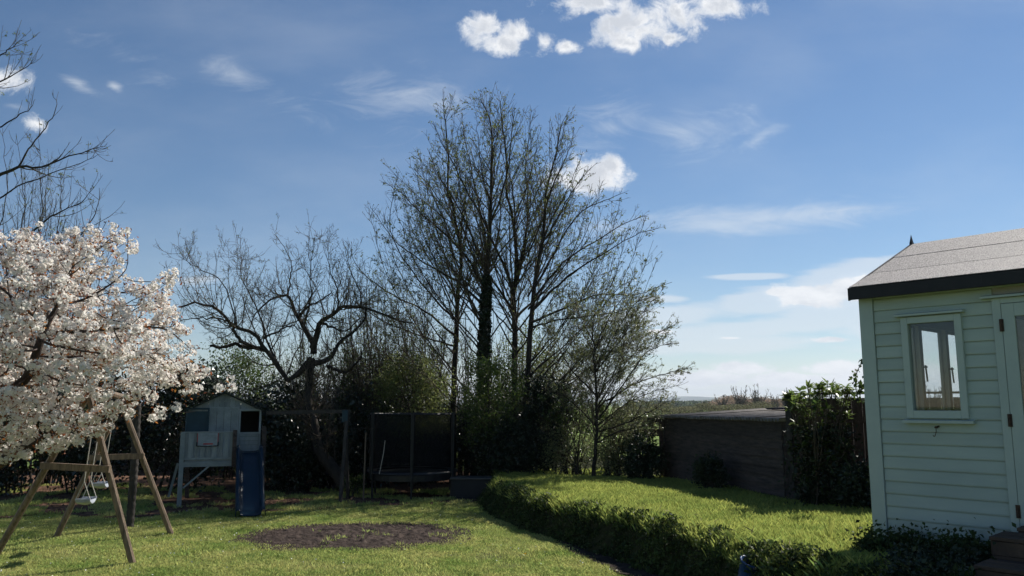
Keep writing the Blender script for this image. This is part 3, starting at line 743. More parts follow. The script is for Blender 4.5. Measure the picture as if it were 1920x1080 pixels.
# doors (double)
mb = MB().box(DX0 - .07, DX0, -.045, .03, 0, DZ1 + .05).box(DX1, DX1 + .07, -.045, .03, 0, DZ1 + .05).box(DX0, DX1, -.045, .03, DZ1, DZ1 + .05).build('door_frame', 'mint_trim', house, bevel=.003)
MB().prism([(-.09, DZ1 + .052), (-.09, DZ1 + .07), (0, DZ1 + .09), (0, DZ1 + .052)], 0, DX0 - .15, DX1 + .15).build('door_drip_cap', 'mint_trim', house)
mid = (DX0 + DX1) / 2
for i, (a, b) in enumerate([(DX0 + .004, mid - .002), (mid + .002, DX1 - .004)]):
    st = .10
    d_ = MB().box(a, a + st, -.050, -.008, .03, DZ1 - .004).box(b - st, b, -.050, -.008, .03, DZ1 - .004).box(a + st, b - st, -.050, -.008, .03, .20).box(a + st, b - st, -.050, -.008, DZ1 - .12, DZ1 - .004).box(a + st, b - st, -.050, -.008, 1.0, 1.14) \
        .box(a + st, b - st, -.04, -.02, .20, 1.0).build('door', 'mint_trim', house, bevel=.003)
    MB().box(a + st, b - st, -.032, -.026, 1.14, DZ1 - .12).build('pane', 'window_glass', d_)
    for hz in (.35, 1.12, 1.95):
        hx = a if i == 0 else b
        MB().box(hx - .022, hx + .012, -.058, -.046, hz, hz + .11).bar((hx - .004, -.06, hz), (hx - .004, -.06, hz + .11), .014, sides=6).build('hinge', 'rust_metal', d_)
MB().bar((mid - .05, -.085, 1.16), (mid - .14, -.085, 1.16), .018, sides=6).bar((mid - .05, -.05, 1.16), (mid - .05, -.09, 1.16), .02, sides=6).build('door_handle', 'rust_metal', house)
MB().box(DX0 + .05, mid - .05, -.02, .0, 1.15, 2.05).build('blind', 'raw_timber_ceiling', house)
# roof
OV, OF = .055, .15
EZ = WH + 0.045; rise = PE + .05; slope = rise / (DEP / 2)
def roof_plane(side, x0, x1, t0, t1, lift, th=.02):
    """strip of a roof slope between fractions t0,t1 from eave to ridge"""
    y0 = -OF if side == 0 else DEP + OF; yr = DEP / 2; z0 = EZ - slope * OF
    ya, yb = y0 + (yr - y0) * t0, y0 + (yr - y0) * t1; za = z0 + slope * abs(ya - y0) + lift; zb = z0 + slope * abs(yb - y0) + lift
    vs = [(x0, ya, za), (x1, ya, za), (x1, yb, zb), (x0, yb, zb)]
    vs += [(a, b, c - th) for a, b, c in vs]
    return MB().add(vs, [(0, 1, 2, 3), (7, 6, 5, 4), (0, 4, 5, 1), (1, 5, 6, 2), (2, 6, 7, 3), (3, 7, 4, 0)])
for sd in (0, 1):
    deck = roof_plane(sd, -OV + .01, WID + OV - .01, 0, 1, -.004, .02).build('roof', 'fascia_black', house)
    for j in range(3):
        roof_plane(sd, -OV, WID + OV, j * .345 - (.02 if j == 0 else .03), min(1, (j + 1) * .345), .008 + .004 * j, .005).build('felt_strip', 'roof_felt', deck)
z0 = EZ - slope * OF
MB().box(-OV - .02, WID + OV + .02, -OF - .028, -OF - .004, z0 - .108, z0 + .012).build('fascia', 'fascia_black', house, bevel=.003)
MB().box(-OV - .02, WID + OV + .02, DEP + OF + .004, DEP + OF + .028, z0 - .12, z0 + .006).build('fascia', 'fascia_black', house)
for xx in (-OV - .022, WID + OV):
    yr = DEP / 2
    for s_ in (0, 1):
        ye = -OF - .02 if s_ == 0 else DEP + OF + .02
        za = z0 - .015; zb = z0 + slope * (yr + OF) + .012
        MB().add([(xx, ye, za - .10), (xx + .022, ye, za - .10), (xx + .022, ye, za + .022), (xx, ye, za + .022), (xx, yr, zb - .12), (xx + .022, yr, zb - .12), (xx + .022, yr, zb + .01), (xx, yr, zb + .01)],
                 [(0, 1, 2, 3), (7, 6, 5, 4), (0, 4, 5, 1), (1, 5, 6, 2), (2, 6, 7, 3), (3, 7, 4, 0)]).build('bargeboard', 'fascia_black', house)
zr = z0 + slope * (DEP / 2 + OF)
MB().prism([(DEP / 2 - .05, zr - .02), (DEP / 2, zr + .012), (DEP / 2 + .05, zr - .02), (DEP / 2, zr - .03)], 0, -OV, WID + OV).build('ridge_cap', 'roof_felt', house)
MB().box(-OV - .03, -OV - .002, DEP / 2 - .03, DEP / 2 + .03, zr - .16, zr + .03).add([(-OV - .03, DEP / 2 - .025, zr + .03), (-OV - .004, DEP / 2 - .025, zr + .03), (-OV - .004, DEP / 2 + .025, zr + .03), (-OV - .03, DEP / 2 + .025, zr + .03), (-OV - .017, DEP / 2, zr + .13)],
     [(0, 1, 4), (1, 2, 4), (2, 3, 4), (3, 0, 4)]).build('finial', 'fascia_black', house)

# wooden steps before the doors: house-local boxes
st = thing('wooden_steps', 'weathered brown timber steps in front of the summerhouse doors', 'steps', (HB[0], HB[1], HZ - .0), ROT)
for (xa2, ya, yb, zt) in ((1.30, -.36, -.06, .31), (1.21, -.74, -.36, .27), (1.21, -1.12, -.74, .10)):
    for j in range(3):
        w_ = (yb - ya) / 3
        MB().box(xa2, 2.2, ya + j * w_ + .004, ya + (j + 1) * w_ - .004, zt - .03, zt + .002 * j).build('tread', 'timber_step', st, bevel=.004)
    for j in range(3):
        zz_ = zt - .035 - j * .11
        MB().box(xa2 + .02, 2.18, ya + .012, ya + .034, zz_ - .105, zz_).build('riser_board', 'timber_step', st)
        MB().box(xa2 + .0, xa2 + .022, ya + .036, yb - .002, zz_ - .105, zz_).build('side_board', 'timber_step', st)

# ------------------------------------------------------------------ shed, fence, rails
SA = np.array([3.32, 17.6]); SB = np.array([4.33, 12.95])
def frame(a, b):
    d = (b - a); L = np.linalg.norm(d); return L, math.atan2(d[1], d[0])
L_, ang = frame(SA, SB)
sb = .42
shed = thing('low_shed', 'long low dark timber shed with corrugated roof beside the raised lawn', 'shed', (SA[0], SA[1], sb), ang)
SH = 1.30
for r in range(9):
    mb = MB().prism([(-.0, r * .148), (-.034, r * .148), (-.012, r * .148 + .146), (0, r * .148 + .146)], 0, -0.0, L_ - .02)
    z_ = (random.random() - .5) * .006
    mb.v = [(a, b - abs(z_), c) for a, b, c in mb.v]
    mb.build('wall_board', 'timber_dark', shed)
MB().box(0, L_, .002, .05, 0, SH + .02).box(0, .05, .05, 2.2, 0, SH).box(L_ - .05, L_, .05, 2.2, 0, SH + .04).box(0, L_, 2.2, 2.25, 0, SH + .05).build('wall_frame', 'timber_dark', shed)
MB().box(-.04, .05, -.05, -.026, 0, SH + .02).build('corner_post', 'timber_dark', shed)
# corrugated sheets
ns = 7; sw = (L_ + .15) / ns
def corr(w, l, amp, nw, th=.006):
    nx = nw * 6 + 1; xs = np.linspace(0, w, nx); zs = amp * np.cos(np.linspace(0, nw * 2 * math.pi, nx))
    V = []
    for dz in (0, -th):
        for yv in (0, l): V += [(x_, yv, z_ + dz) for x_, z_ in zip(xs, zs)]
    V = np.array(V); f = []
    for i in range(nx - 1):
        f.append((i, i + 1, nx + i + 1, nx + i)); f.append((2 * nx + i, 3 * nx + i, 3 * nx + i + 1, 2 * nx + i + 1)); f.append((i, 2 * nx + i, 2 * nx + i + 1, i + 1))
    return V, f
for i in range(ns):
    V, f = corr(sw * 1.03, 2.55, .028, 7)
    s_ = link('roof_sheet', make_mesh('roof_sheet', V, f, 'corrugated', True), shed)
    s_.location = (-.08 + i * sw, -.13 + random.uniform(-.02, .02), SH + .045 + (i % 2) * .008 + random.uniform(-.004, .004)); s_.rotation_euler = (R(3.3), R(random.uniform(-.3, .3)), R(random.uniform(-.4, .4)))
for i, (xx, ll) in enumerate([(1.5, 1.35), (2.95, 1.25)]):
    V, f = corr(ll, .7, .012, 8)
    s_ = link('loose_sheet', make_mesh('loose_sheet', V, f, 'corrugated_dark', True), shed); s_.location = (xx, 1.55, SH + .215); s_.rotation_euler = (R(2.6), 0, 0)

FA = np.array([4.36, 12.86]); FB = np.array([8.2, 9.9]); L_, ang = frame(FA, FB)
fence = thing('tall_fence', 'tall dark close boarded timber fence behind the laurel and summerhouse', 'fence', (FA[0], FA[1], .42), ang)
FH = 1.74; bm_ = None; nb = int(L_ / .152)
for i in range(nb):
    if bm_ is None:
        o = MB().box(0, .146, -.018, .0, 0, FH - .05).build('board', 'timber_fence', fence); bm_ = o.data
    else:
        o = link('board', bm_, fence)
    o.location = (.09 + i * .152, -.0 - (i % 2) * .003, random.uniform(-.006, .006))
for i in range(3): MB().box(.0 + i * 1.85, .09 + i * 1.85, -.06, .04, 0, FH + .0).build('fence_post', 'timber_post_grey', fence)
MB().box(-.02, L_, -.05, .03, FH + .004, FH + .035).build('capping_rail', 'timber_fence', fence)
MB().box(.09, L_, -.045, -.022, FH - .42, FH - .33).build('rail', 'timber_fence', fence)

# rail fence left of the shed
RA = P(1150, 860, 19.2); RB = np.array([3.30, 17.75, 0])
rl = thing('rail_fence', 'dark post and rail fence with the green field showing between rails', 'fence', (RA[0], RA[1], .35))
d = RB - RA
for z_, hh in ((.32, .13), (.68, .14), (1.04, .16), (1.32, .12)):
    MB().bar((0, 0, z_), (d[0], d[1], z_ + .02), .035, hh).build('rail', 'timber_dark', rl)
for t_ in (0, .5, .99): MB().bar((d[0] * t_, d[1] * t_ + .05, -.1), (d[0] * t_, d[1] * t_ + .05, 1.45), .12).build('fence_post', 'timber_dark', rl)

# far boundary fence behind the hedge
bf = thing('boundary_fence', 'dark close boarded boundary fence behind the hedge and trampoline', 'fence', (-13.5, 23.4, 0))
bmm = None
for i in range(84):
    if bmm is None: o = MB().box(0, .172, 0, .02, 0, 1.75).build('board', 'timber_dark', bf); bmm = o.data
    else: o = link('board', bmm, bf)
    o.location = (i * .178, (i % 2) * .006, random.uniform(-.02, .02))
for i in range(8): MB().box(i * 2.1, i * 2.1 + .1, -.08, -.004, 0, 1.85).build('fence_post', 'timber_dark', bf)

# ------------------------------------------------------------------ playhouse
PY = 16.3; PROT = R(20)
pb = P(420, 944, PY); PZ = gz(pb[0], PY)
ph = thing('playhouse', 'pale blue raised wooden playhouse on stilts with balcony and pitched roof', 'playhouse', (pb[0], PY, PZ), PROT)
cr_, sr_ = math.cos(PROT), math.sin(PROT)
def loc2(px, py, yl):
    # ray meets the playhouse's local plane y = yl
    d = ray(px, py); o = np.array([-pb[0], -PY, CH - PZ]); oy = -sr_ * o[0] + cr_ * o[1]; dy_ = -sr_ * d[0] + cr_ * d[1]
    t = (yl - oy) / dy_; q = o + d * t; return cr_ * q[0] + sr_ * q[1], q[2]
def pxl(px, py, dy=0.0): return loc2(px, py, dy)
xl, zf = pxl(346, 863); xr, _ = pxl(493, 863); _, ze = pxl(420, 772); xa, zap = pxl(420, 737)
xa = (xl + xr) / 2 + .0
HY = .42   # house front is set back behind the balcony
def pxh_(px, py): return loc2(px, py, HY)
hxl, _ = pxh_(347, 800); hxr, hze = pxh_(491, 771); _, hza = pxh_(420, 738); hxm = (hxl + hxr) / 2
wlx0, wz1 = pxh_(353, 768); wlx1, wz0 = pxh_(388, 808); dx0, dz1 = pxh_(393, 765); dx1, _ = pxh_(448, 765); wrx0, wrz1 = pxh_(452, 770); wrx1, wrz0 = pxh_(485, 810)
# wall boards: vertical planks either side of openings
def vplank(x0, x1, z0, z1, y, name='plank', m='play_paint', n=None, w=.105, th=.014):
    n = max(1, round((x1 - x0) / w)); ww = (x1 - x0) / n
    for i in range(n): MB().box(x0 + i * ww + .0025, x0 + (i + 1) * ww - .0025, y, y + th, z0, z1).build(name, m, ph)
vplank(hxl, wlx0 - .0, zf, hze, HY); vplank(wlx0, wlx1, zf, wz0, HY); vplank(wlx0, wlx1, wz1, hze + .01, HY)
vplank(wlx1, dx0, zf, hze, HY)
vplank(dx0 + .01, dx1 - .01, zf, dz1, HY - .015, 'door_plank', 'play_trim', w=.13)
vplank(dx0, dx1, dz1, hze, HY); vplank(dx1, wrx0, zf, hze, HY)
# horizontal boards low right and gable
nb_ = 6
for i in range(nb_):
    zz = zf + (wrz0 - zf) * i / nb_; MB().box(wrx0, wrx1, HY, HY + .014, zz + .002, zf + (wrz0 - zf) * (i + 1) / nb_ - .002).build('plank', 'play_paint', ph)
MB().box(wrx0, wrx1, HY, HY + .014, wrz1, hze).build('plank', 'play_paint', ph)
vplank(wrx1, hxr, zf, hze, HY)
ng = 14; gw = (hxr - hxl) / ng
for i in range(ng):
    a = hxl + i * gw; b = a + gw - .004; fa = lambda xx: hze + (hza - hze) * (1 - abs(xx - hxm) / ((hxr - hxl) / 2))
    pts = [(a, hze + .001), (b, hze + .001), (b, max(fa(b), hze + .005)), (a, max(fa(a), hze + .005))]
    MB().prism(pts, 1, HY, HY + .014).build('plank', 'play_paint', ph)
# frames
def pframe(x0, x1, z0, z1, m, nm, w=.035):
    fr = MB().box(x0 - w, x0, HY - .02, HY - .001, z0 - w, z1 + w).box(x1, x1 + w, HY - .02, HY - .001, z0 - w, z1 + w).box(x0, x1, HY - .02, HY - .001, z0 - w, z0).box(x0, x1, HY - .02, HY - .001, z1, z1 + w).build(nm, m, ph)
    return fr
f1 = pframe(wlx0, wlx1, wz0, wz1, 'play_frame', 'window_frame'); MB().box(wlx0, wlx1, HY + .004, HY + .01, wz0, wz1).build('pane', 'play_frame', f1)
f2 = pframe(wrx0, wrx1, wrz0, wrz1, 'play_trim', 'window_frame')
pframe(dx0 + .02, dx1 - .02, zf, dz1, 'play_trim', 'door_frame', .02)
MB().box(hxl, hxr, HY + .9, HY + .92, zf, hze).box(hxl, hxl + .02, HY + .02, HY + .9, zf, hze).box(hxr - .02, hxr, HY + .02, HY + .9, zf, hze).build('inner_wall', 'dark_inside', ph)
ovh = .06
for s_ in (-1, 1):
    xe = hxm + s_ * ((hxr - hxl) / 2 + ovh); sl = (hza - hze) / ((hxr - hxl) / 2); zee = hze - sl * ovh
    MB().add([(hxm, HY - .09, hza + .012), (hxm, HY + 1.0, hza + .012), (xe, HY + 1.0, zee + .012), (xe, HY - .09, zee + .012), (hxm, HY - .09, hza + .035), (hxm, HY + 1.0, hza + .035), (xe, HY + 1.0, zee + .035), (xe, HY - .09, zee + .035)],
             [(0, 1, 2, 3), (7, 6, 5, 4), (0, 4, 5, 1), (1, 5, 6, 2), (2, 6, 7, 3), (3, 7, 4, 0)]).build('roof', 'play_roof', ph)
# platform, balcony
MB().box(xl - .0, hxr, -.0, HY + .95, zf - .04, zf).build('platform', 'play_trim', ph)
MB().box(xl - .02, pxl(443, 868)[0], -.045, -.002, zf - .13, zf - .035).build('platform_beam', 'play_trim', ph)
bx0 = pxl(341, 835)[0]; bx1 = pxl(440, 835)[0]; _, bz1 = pxl(400, 809)
npk = 9; pw = (bx1 - bx0) / npk
for i in range(npk): MB().box(bx0 + i * pw + .006, bx0 + (i + 1) * pw - .006, -.018, 0, zf + .03, bz1 - .03).build('balustrade_board', 'play_paint', ph)
MB().box(bx0 - .01, bx1, -.035, .02, bz1 - .03, bz1).build('handrail', 'play_trim', ph)
MB().box(bx0, bx1, -.03, -.019, zf + .005, zf + .045).build('bottom_rail', 'play_trim', ph)
lx = pxl(336, 940)[0]
MB().bar((lx, -.01, -.05), (bx0 + .01, -.01, bz1 - .01), .085).build('stilt', 'play_trim', ph)
px_, pz_ = pxl(441, 806); MB().bar((px_, -.03, zf - .15), (px_, -.03, pz_), .08).build('balcony_post', 'timber_dark', ph)
px_, _ = pxl(496, 860); MB().bar((px_, .25, -.05), (px_ - .02, .25, pxl(496, 800)[1]), .08).build('stilt', 'timber_dark', ph)
MB().bar((px_, 1.4, -.05), (px_, 1.4, zf), .08).build('stilt', 'timber_dark', ph)
MB().bar((xl + .05, 1.4, -.05), (xl, 1.4, zf), .08).build('stilt', 'timber_dark', ph)
a = pxl(343, 915); b = pxl(402, 865); MB().bar((a[0], -.03, a[1]), (b[0], -.03, b[1]), .05, .03).build('brace', 'play_trim', ph)
a = pxl(316, 932, .7); b = pxl(334, 868, .7); MB().bar((a[0], .7, a[1]), (b[0], .6, b[1]), .05, .03).build('ladder_rail', 'play_trim', ph)
# basketball board
a = pxl(369, 836); b = pxl(410, 812)
bh = thing('basketball_hoop', 'small toy basketball hoop with clear backboard hung on the playhouse balcony', 'basketball hoop', (pb[0] + cr_ * a[0] + sr_ * .04, PY + sr_ * a[0] - cr_ * .04, PZ + a[1]), PROT)
wv, hv = b[0] - a[0], b[1] - a[1]
MB().box(0, wv, -.012, 0, 0, hv).build('backboard', 'board_grey', bh)
MB().box(0, .012, -.016, -.0121, 0, hv).box(wv - .012, wv, -.016, -.0121, 0, hv).build('board_edge', 'red_print', bh)
MB().box(wv * .3, wv * .75, -.016, -.0122, .025, .05).build('printed_stripe', 'red_print', bh)
MB().path([(0, -.02, .07), (0, -.06, .0), (wv * .5, -.18, -.0), (wv, -.06, 0.0), (wv, -.02, .07)], .02).build('rim', 'pad_black', bh)
# slide
xa_, za_ = pxl(468, 846); z_top = PZ + za_
gsl = G(470, 965, .06)
slide = thing('slide', 'blue plastic slide leaning down from the playhouse platform', 'slide', (pb[0] + cr_ * xa_, PY + sr_ * xa_, PZ), PROT)
o_ = gsl - np.array([pb[0] + cr_ * xa_, PY + sr_ * xa_, 0]); ex, ey = cr_ * o_[0] + sr_ * o_[1], -sr_ * o_[0] + cr_ * o_[1]
ssec = []
zb = gz(gsl[0], gsl[1]) - PZ
for t_ in np.linspace(0, 1, 18):
    ssec.append((ex * t_, -.02 + (ey + .02) * t_, float(za_ * (1 - smoothstep(np.array(t_), -.12, 1.02)) + zb * t_ + .03)))
prof = [(-.25, .0), (-.245, .09), (-.215, .11), (-.19, .085), (-.18, .02), (-.10, 0), (.10, 0), (.18, .02), (.19, .085), (.215, .11), (.245, .09), (.25, .0)]
V = []; f = []
for (xx, yy, zz) in ssec:
    for (a, b) in prof: V.append((xx + a, yy, zz + b))
n_ = len(prof)
for i in range(len(ssec) - 1):
    for j in range(n_ - 1): f.append((i * n_ + j, i * n_ + j + 1, (i + 1) * n_ + j + 1, (i + 1) * n_ + j))
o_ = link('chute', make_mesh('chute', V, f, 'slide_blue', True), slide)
md = o_.modifiers.new('thick', 'SOLIDIFY'); md.thickness = .012
MB().box(-.24, -.19, -.04, .03, za_ - .03, za_ + .12).box(.19, .24, -.04, .03, za_ - .03, za_ + .12).build('top_handle', 'slide_blue', slide, bevel=.01)

# swing frame joined right of playhouse: beam with post
q0 = P(499, 774, 16.9); q1 = P(652, 771, 17.3); q2 = P(650, 905, 17.3)
sf = thing('climbing_frame', 'dark timber beam on leaning posts between the playhouse and the trampoline', 'climbing frame', (q1[0], q1[1], gz(q1[0], q1[1])))
mb = MB().bar(q0, q1 + [.05, 0, 0], .075).local(sf); mb.build('beam', 'timber_post_grey', sf)
g = gz(q1[0], q1[1]); MB().bar((q1[0] + .0, q1[1] - .5, g), q1 + [0, -.03, -.04], .065).local(sf).build('post', 'timber_post_grey', sf)
MB().bar((q1[0] - .06, q1[1] + .6, g), q1 + [-.06, .03, -.04], .065).local(sf).build('post', 'timber_post_grey', sf)
MB().bar(q1 + [-.04, -.08, .02], q1 + [-.04, -.08, -.22], .12, .05).local(sf).build('bracket', 'play_frame', sf)
a = P(652, 804, 17.4); b = P(700, 803, 17.4); MB().bar(a, b, .02, sides=6).local(sf).build('crossbar', 'timber_post_grey', sf)
a = P(686, 811, 17.6); b = P(682, 905, 17.6); pl_ = thing('pale_pole', 'thin pale pole standing just left of the trampoline', 'pole', (b[0], b[1], gz(b[0], b[1])))
MB().bar((b[0], b[1], gz(b[0], b[1])), a, .035, sides=8).local(pl_).build('pole', 'timber_swing', pl_)

# ------------------------------------------------------------------ trampoline
tc_ = P(773, 905, 18.3); tr = thing('trampoline', 'black trampoline with tall dark safety net under the trees', 'trampoline', (tc_[0], 18.3, gz(tc_[0], 18.3)))
RT = .98; ZM = .55; ZT = 1.82
def ring(rad, z, w, n=28, sides=6):
    mb = MB()
    for i in range(n):
        a, b = 2 * math.pi * i / n, 2 * math.pi * (i + 1) / n
        mb.bar((rad * math.cos(a), rad * math.sin(a), z), (rad * math.cos(b), rad * math.sin(b), z), w, sides=sides)
    return mb
ring(RT, ZM, .05).build('frame', 'steel_dark', tr)
V = [(r_ * math.cos(2 * math.pi * i / 32), r_ * math.sin(2 * math.pi * i / 32), z_) for r_, z_ in ((RT + .04, ZM + .0), (RT + .03, ZM + .045), (RT - .18, ZM + .04)) for i in range(32)]
f = [(k_ * 32 + i, k_ * 32 + (i + 1) % 32, (k_ + 1) * 32 + (i + 1) % 32, (k_ + 1) * 32 + i) for k_ in range(2) for i in range(32)]
link('edge_pad', make_mesh('edge_pad', V, f, 'pad_black', True), tr)
V = [(0, 0, ZM)] + [((RT - .17) * math.cos(2 * math.pi * i / 32), (RT - .17) * math.sin(2 * math.pi * i / 32), ZM + .01) for i in range(32)]
link('jumping_mat', make_mesh('jumping_mat', V, [(0, 1 + i, 1 + (i + 1) % 32) for i in range(32)], 'pad_black'), tr)
V = [((RT + .01) * math.cos(2 * math.pi * i / 32), (RT + .01) * math.sin(2 * math.pi * i / 32), z_) for z_ in (ZM - .14, ZM) for i in range(32)]
link('skirt', make_mesh('skirt', V, [(i, (i + 1) % 32, 32 + (i + 1) % 32, 32 + i) for i in range(32)], 'pad_black'), tr)
V = [((RT - .02) * math.cos(2 * math.pi * i / 32), (RT - .02) * math.sin(2 * math.pi * i / 32), z_) for z_ in (ZM + .04, ZT) for i in range(32)]
link('safety_net', make_mesh('safety_net', V, [(i, (i + 1) % 32, 32 + (i + 1) % 32, 32 + i) for i in range(32)], 'safety_net'), tr)
ring(RT - .02, ZT, .035).build('top_ring', 'pad_black', tr)
for i in range(6):
    a = 2 * math.pi * (i + .6) / 6; c_, s_ = math.cos(a) * (RT + .03), math.sin(a) * (RT + .03)
    MB().bar((c_, s_, ZM - .1), (c_, s_, ZT + .03), .07, sides=8).build('net_pole', 'pad_black', tr)
    MB().bar((c_ * .97, s_ * .97, 0), (c_ * .97, s_ * .97, ZM), .045, sides=8).build('leg', 'steel_dark', tr)
a = P(722, 826, 17.25); b = P(719, 850, 17.25); c2 = P(713, 880, 17.25); d2 = P(711, 889, 17.25)
rp_ = thing('rope', 'thin pale rope hanging down the left side of the trampoline net', 'rope', a)
MB().path([a, b, c2, d2], .014).local(rp_).build('cord', 'rope', rp_)
# dark garden box right of it
q = P(883, 934, 17.9); bx = thing('garden_box', 'low dark blue storage box with a pale lid right of the trampoline', 'storage box', (q[0], q[1], gz(q[0], q[1])))
MB().box(-.42, .42, -.25, .25, 0, .42).build('body', 'box_navy', bx, bevel=.01)
MB().box(-.45, .45, -.28, .28, .421, .46).build('lid', 'lid_grey', bx, bevel=.01)

# ------------------------------------------------------------------ swing set
ap1 = P(166, 738, 10.25); ap2 = P(227, 753, 12.35)
def foot(px, py): q = G(px, py, 0.0); q[2] = gz(q[0], q[1]) - .02; return q
f1a = foot(-12, 1046); f1b = foot(250, 1061); f2a = foot(104, 1008); f2b = foot(322, 1004)
sw_ = thing('swing_set', 'weathered timber swing frame with two splayed pairs of legs', 'swing set', ((ap1[0] + ap2[0]) / 2, (ap1[1] + ap2[1]) / 2, 0))
for f_, ap in ((f1a, ap1), (f1b, ap1), (f2a, ap2), (f2b, ap2)):
    off = (f_ - ap) * 0; t_ = unit((ap - f_)); MB().bar(f_, ap + t_ * .05, .088, sides=8, taper=.95).local(sw_).build('leg', 'timber_swing', sw_)
MB().bar(ap1 + (ap1 - ap2) * .08 + [0, 0, .07], ap2 + (ap2 - ap1) * .08 + [0, 0, .07], .10, sides=8).local(sw_).build('top_beam', 'timber_swing', sw_)
def online(a, b, py):
    # point along foot->apex at which image row is py
    best = None
    for t_ in np.linspace(0, 1, 400):
        p = a + (b - a) * t_; dz = p[2] - CH; yc = p[1] * cp + dz * sp; v = (-p[1] * sp + dz * cp) / yc; row = 540 - v * F
        if best is None or abs(row - py) < best[0]: best = (abs(row - py), p)
    return best[1]
for fa_, fb_, ap, ra, rb in ((f1a, f1b, ap1, 873, 879), (f2a, f2b, ap2, 858, 855)):
    a = online(fa_, ap, ra); b = online(fb_, ap, rb); m_ = np.array([0, -.05, 0]); e = unit(b - a)
    MB().bar(a + m_ - e * .06, b + m_ + e * .06, .045, .085).local(sw_).build('crossbar', 'timber_swing', sw_)
for ap in (ap1, ap2):
    MB().bar(ap + [-.07, -.07, .02], ap + [.07, -.07, .02], .03, sides=8).local(sw_).build('bolt', 'rust_metal', sw_)
dirb = unit(ap2 - ap1); perp = np.array([dirb[1], -dirb[0], 0])
for i, (px, py, tt, lb) in enumerate([(161, 942, .34, 'pale plastic swing seat hanging lower and nearer on white ropes'), (189, 912, .72, 'pale plastic swing seat hanging farther back beside the tree trunk post')]):
    bp = ap1 + (ap2 - ap1) * tt; s = P(px, py, bp[1]); 
    so = thing('swing', lb, 'swing', s, group='swings hanging from the timber frame')
    wv = .19
    # seat: a curved shell with its length along the beam
    V = []; ns_ = 9
    for j in range(ns_):
        u_ = -1 + 2 * j / (ns_ - 1); dz_ = .05 * u_ * u_
        for k_ in (-.085, 0, .085): V.append(dirb * u_ * wv + perp * k_ + np.array([0, 0, dz_ - .015 * (1 if k_ == 0 else 0)]))
    f = [(j * 3 + k_, j * 3 + k_ + 1, (j + 1) * 3 + k_ + 1, (j + 1) * 3 + k_) for j in range(ns_ - 1) for k_ in range(2)]
    o_ = link('seat', make_mesh('seat', V, f, 'seat_plastic', True), so); md = o_.modifiers.new('t', 'SOLIDIFY'); md.thickness = .018
    # bright end caps
    for e in (-1, 1):
        mb = MB().bar(dirb * e * wv + perp * .09 + [0, 0, .05], dirb * e * wv - perp * .09 + [0, 0, .05], .03, sides=6); mb.build('seat_rim', 'seat_plastic', so)
        top = dirb * e * .22 + np.array([bp[0] - s[0], bp[1] - s[1], bp[2] - s[2] + .02]); kn = dirb * e * wv + np.array([0, 0, .28])
        MB().bar(dirb * e * wv + perp * .085 + [0, 0, .05], kn, .011, sides=5).bar(dirb * e * wv - perp * .085 + [0, 0, .05], kn, .011, sides=5).bar(kn, top, .013, sides=5).build('rope', 'rope', so)
# ridged post behind the swing set
q = G(243, 988, 0.03); tp = thing('trunk_post', 'dark ridged tree trunk post standing behind the swing set', 'post', (q[0], q[1], gz(q[0], q[1])))
V = []; f = []; nr = 60; S = 10
for i in range(nr):
    z = i / (nr - 1) * 2.0; r_ = .062 + .006 * math.sin(i * 1.9) + .003 * random.random()
    for j in range(S): a = 2 * math.pi * j / S; V.append((r_ * math.cos(a) + .01 * math.sin(z * 2), r_ * math.sin(a), z))
for i in range(nr - 1):
    for j in range(S): f.append((i * S + j, i * S + (j + 1) % S, (i + 1) * S + (j + 1) % S, (i + 1) * S + j))
f.append(tuple(range((nr - 1) * S, nr * S)))
link('shaft', make_mesh('shaft', V, f, 'timber_post_grey', True), tp)

# blue bucket at the bank foot
q = G(1398, 1088, 0.32); bk = thing('bucket', 'small blue plastic bucket at the foot of the planted bank', 'bucket', (q[0], q[1], gz(q[0], q[1]) + .0))
V = []; n_ = 20
for r_, z in ((.075, 0), (.095, .17), (.105, .172), (.105, .185), (.09, .185), (.07, .02)):
    for i in range(n_): V.append((r_ * math.cos(2 * math.pi * i / n_), r_ * math.sin(2 * math.pi * i / n_), z))
f = [(k_ * n_ + i, k_ * n_ + (i + 1) % n_, (k_ + 1) * n_ + (i + 1) % n_, (k_ + 1) * n_ + i) for k_ in range(5) for i in range(n_)] + [tuple(range(5 * n_, 6 * n_))]
o_ = link('tub', make_mesh('tub', V, f, 'bucket_blue', True), bk); o_.rotation_euler = (R(20), R(14), 0)

# ------------------------------------------------------------------ trees
def traced(tr_list, N=18, jit=.012, thin=.62):
    out = []
    for pxs, Y0, Y1, r0, r1 in tr_list:
        pxs = [(a_, b_ if (b_ > 400 or a_ < 400) else 400 - (400 - b_) * .86) for a_, b_ in pxs]
        n = len(pxs); seg = np.cumsum([0] + [math.dist(pxs[i], pxs[i + 1]) for i in range(n - 1)]); seg = seg / seg[-1]
        pts = [P(p[0], p[1], Y0 + (Y1 - Y0) * s ** 1.3) for p, s in zip(pxs, seg)]
        c = curve_pts(pts, N, jit); t = np.linspace(0, 1, N); k_ = 1 if r0 > .1 else thin; out.append((c, (r0 + (r1 - r0) * t ** .6) * k_))
    return out
def build_tree(name, label, cat, base, limbs, params, leaves=None, bark='bark', twig='twig', sides0=8, group=None):
    t = thing(name, label, cat, base, group=group); tt, tw = Tubes(), Tubes()
    last = skeleton(limbs, params, tt, tw, sides0)
    link('trunk', tt.mesh('trunk', bark, base), t); cr = link('crown', tw.mesh('crown', twig, base), t)
    if leaves:
        V = []
        for (lv, n, tmin, jit, size, asp) in leaves:
            c = on_branches(last[lv][0], n, tmin, jit); V.append(leaf_quads(c, size * rng.uniform(.6, 1.3, n), .3, asp))
        m_ = leaves_mat.get(name + label, None)
    return t, cr, last
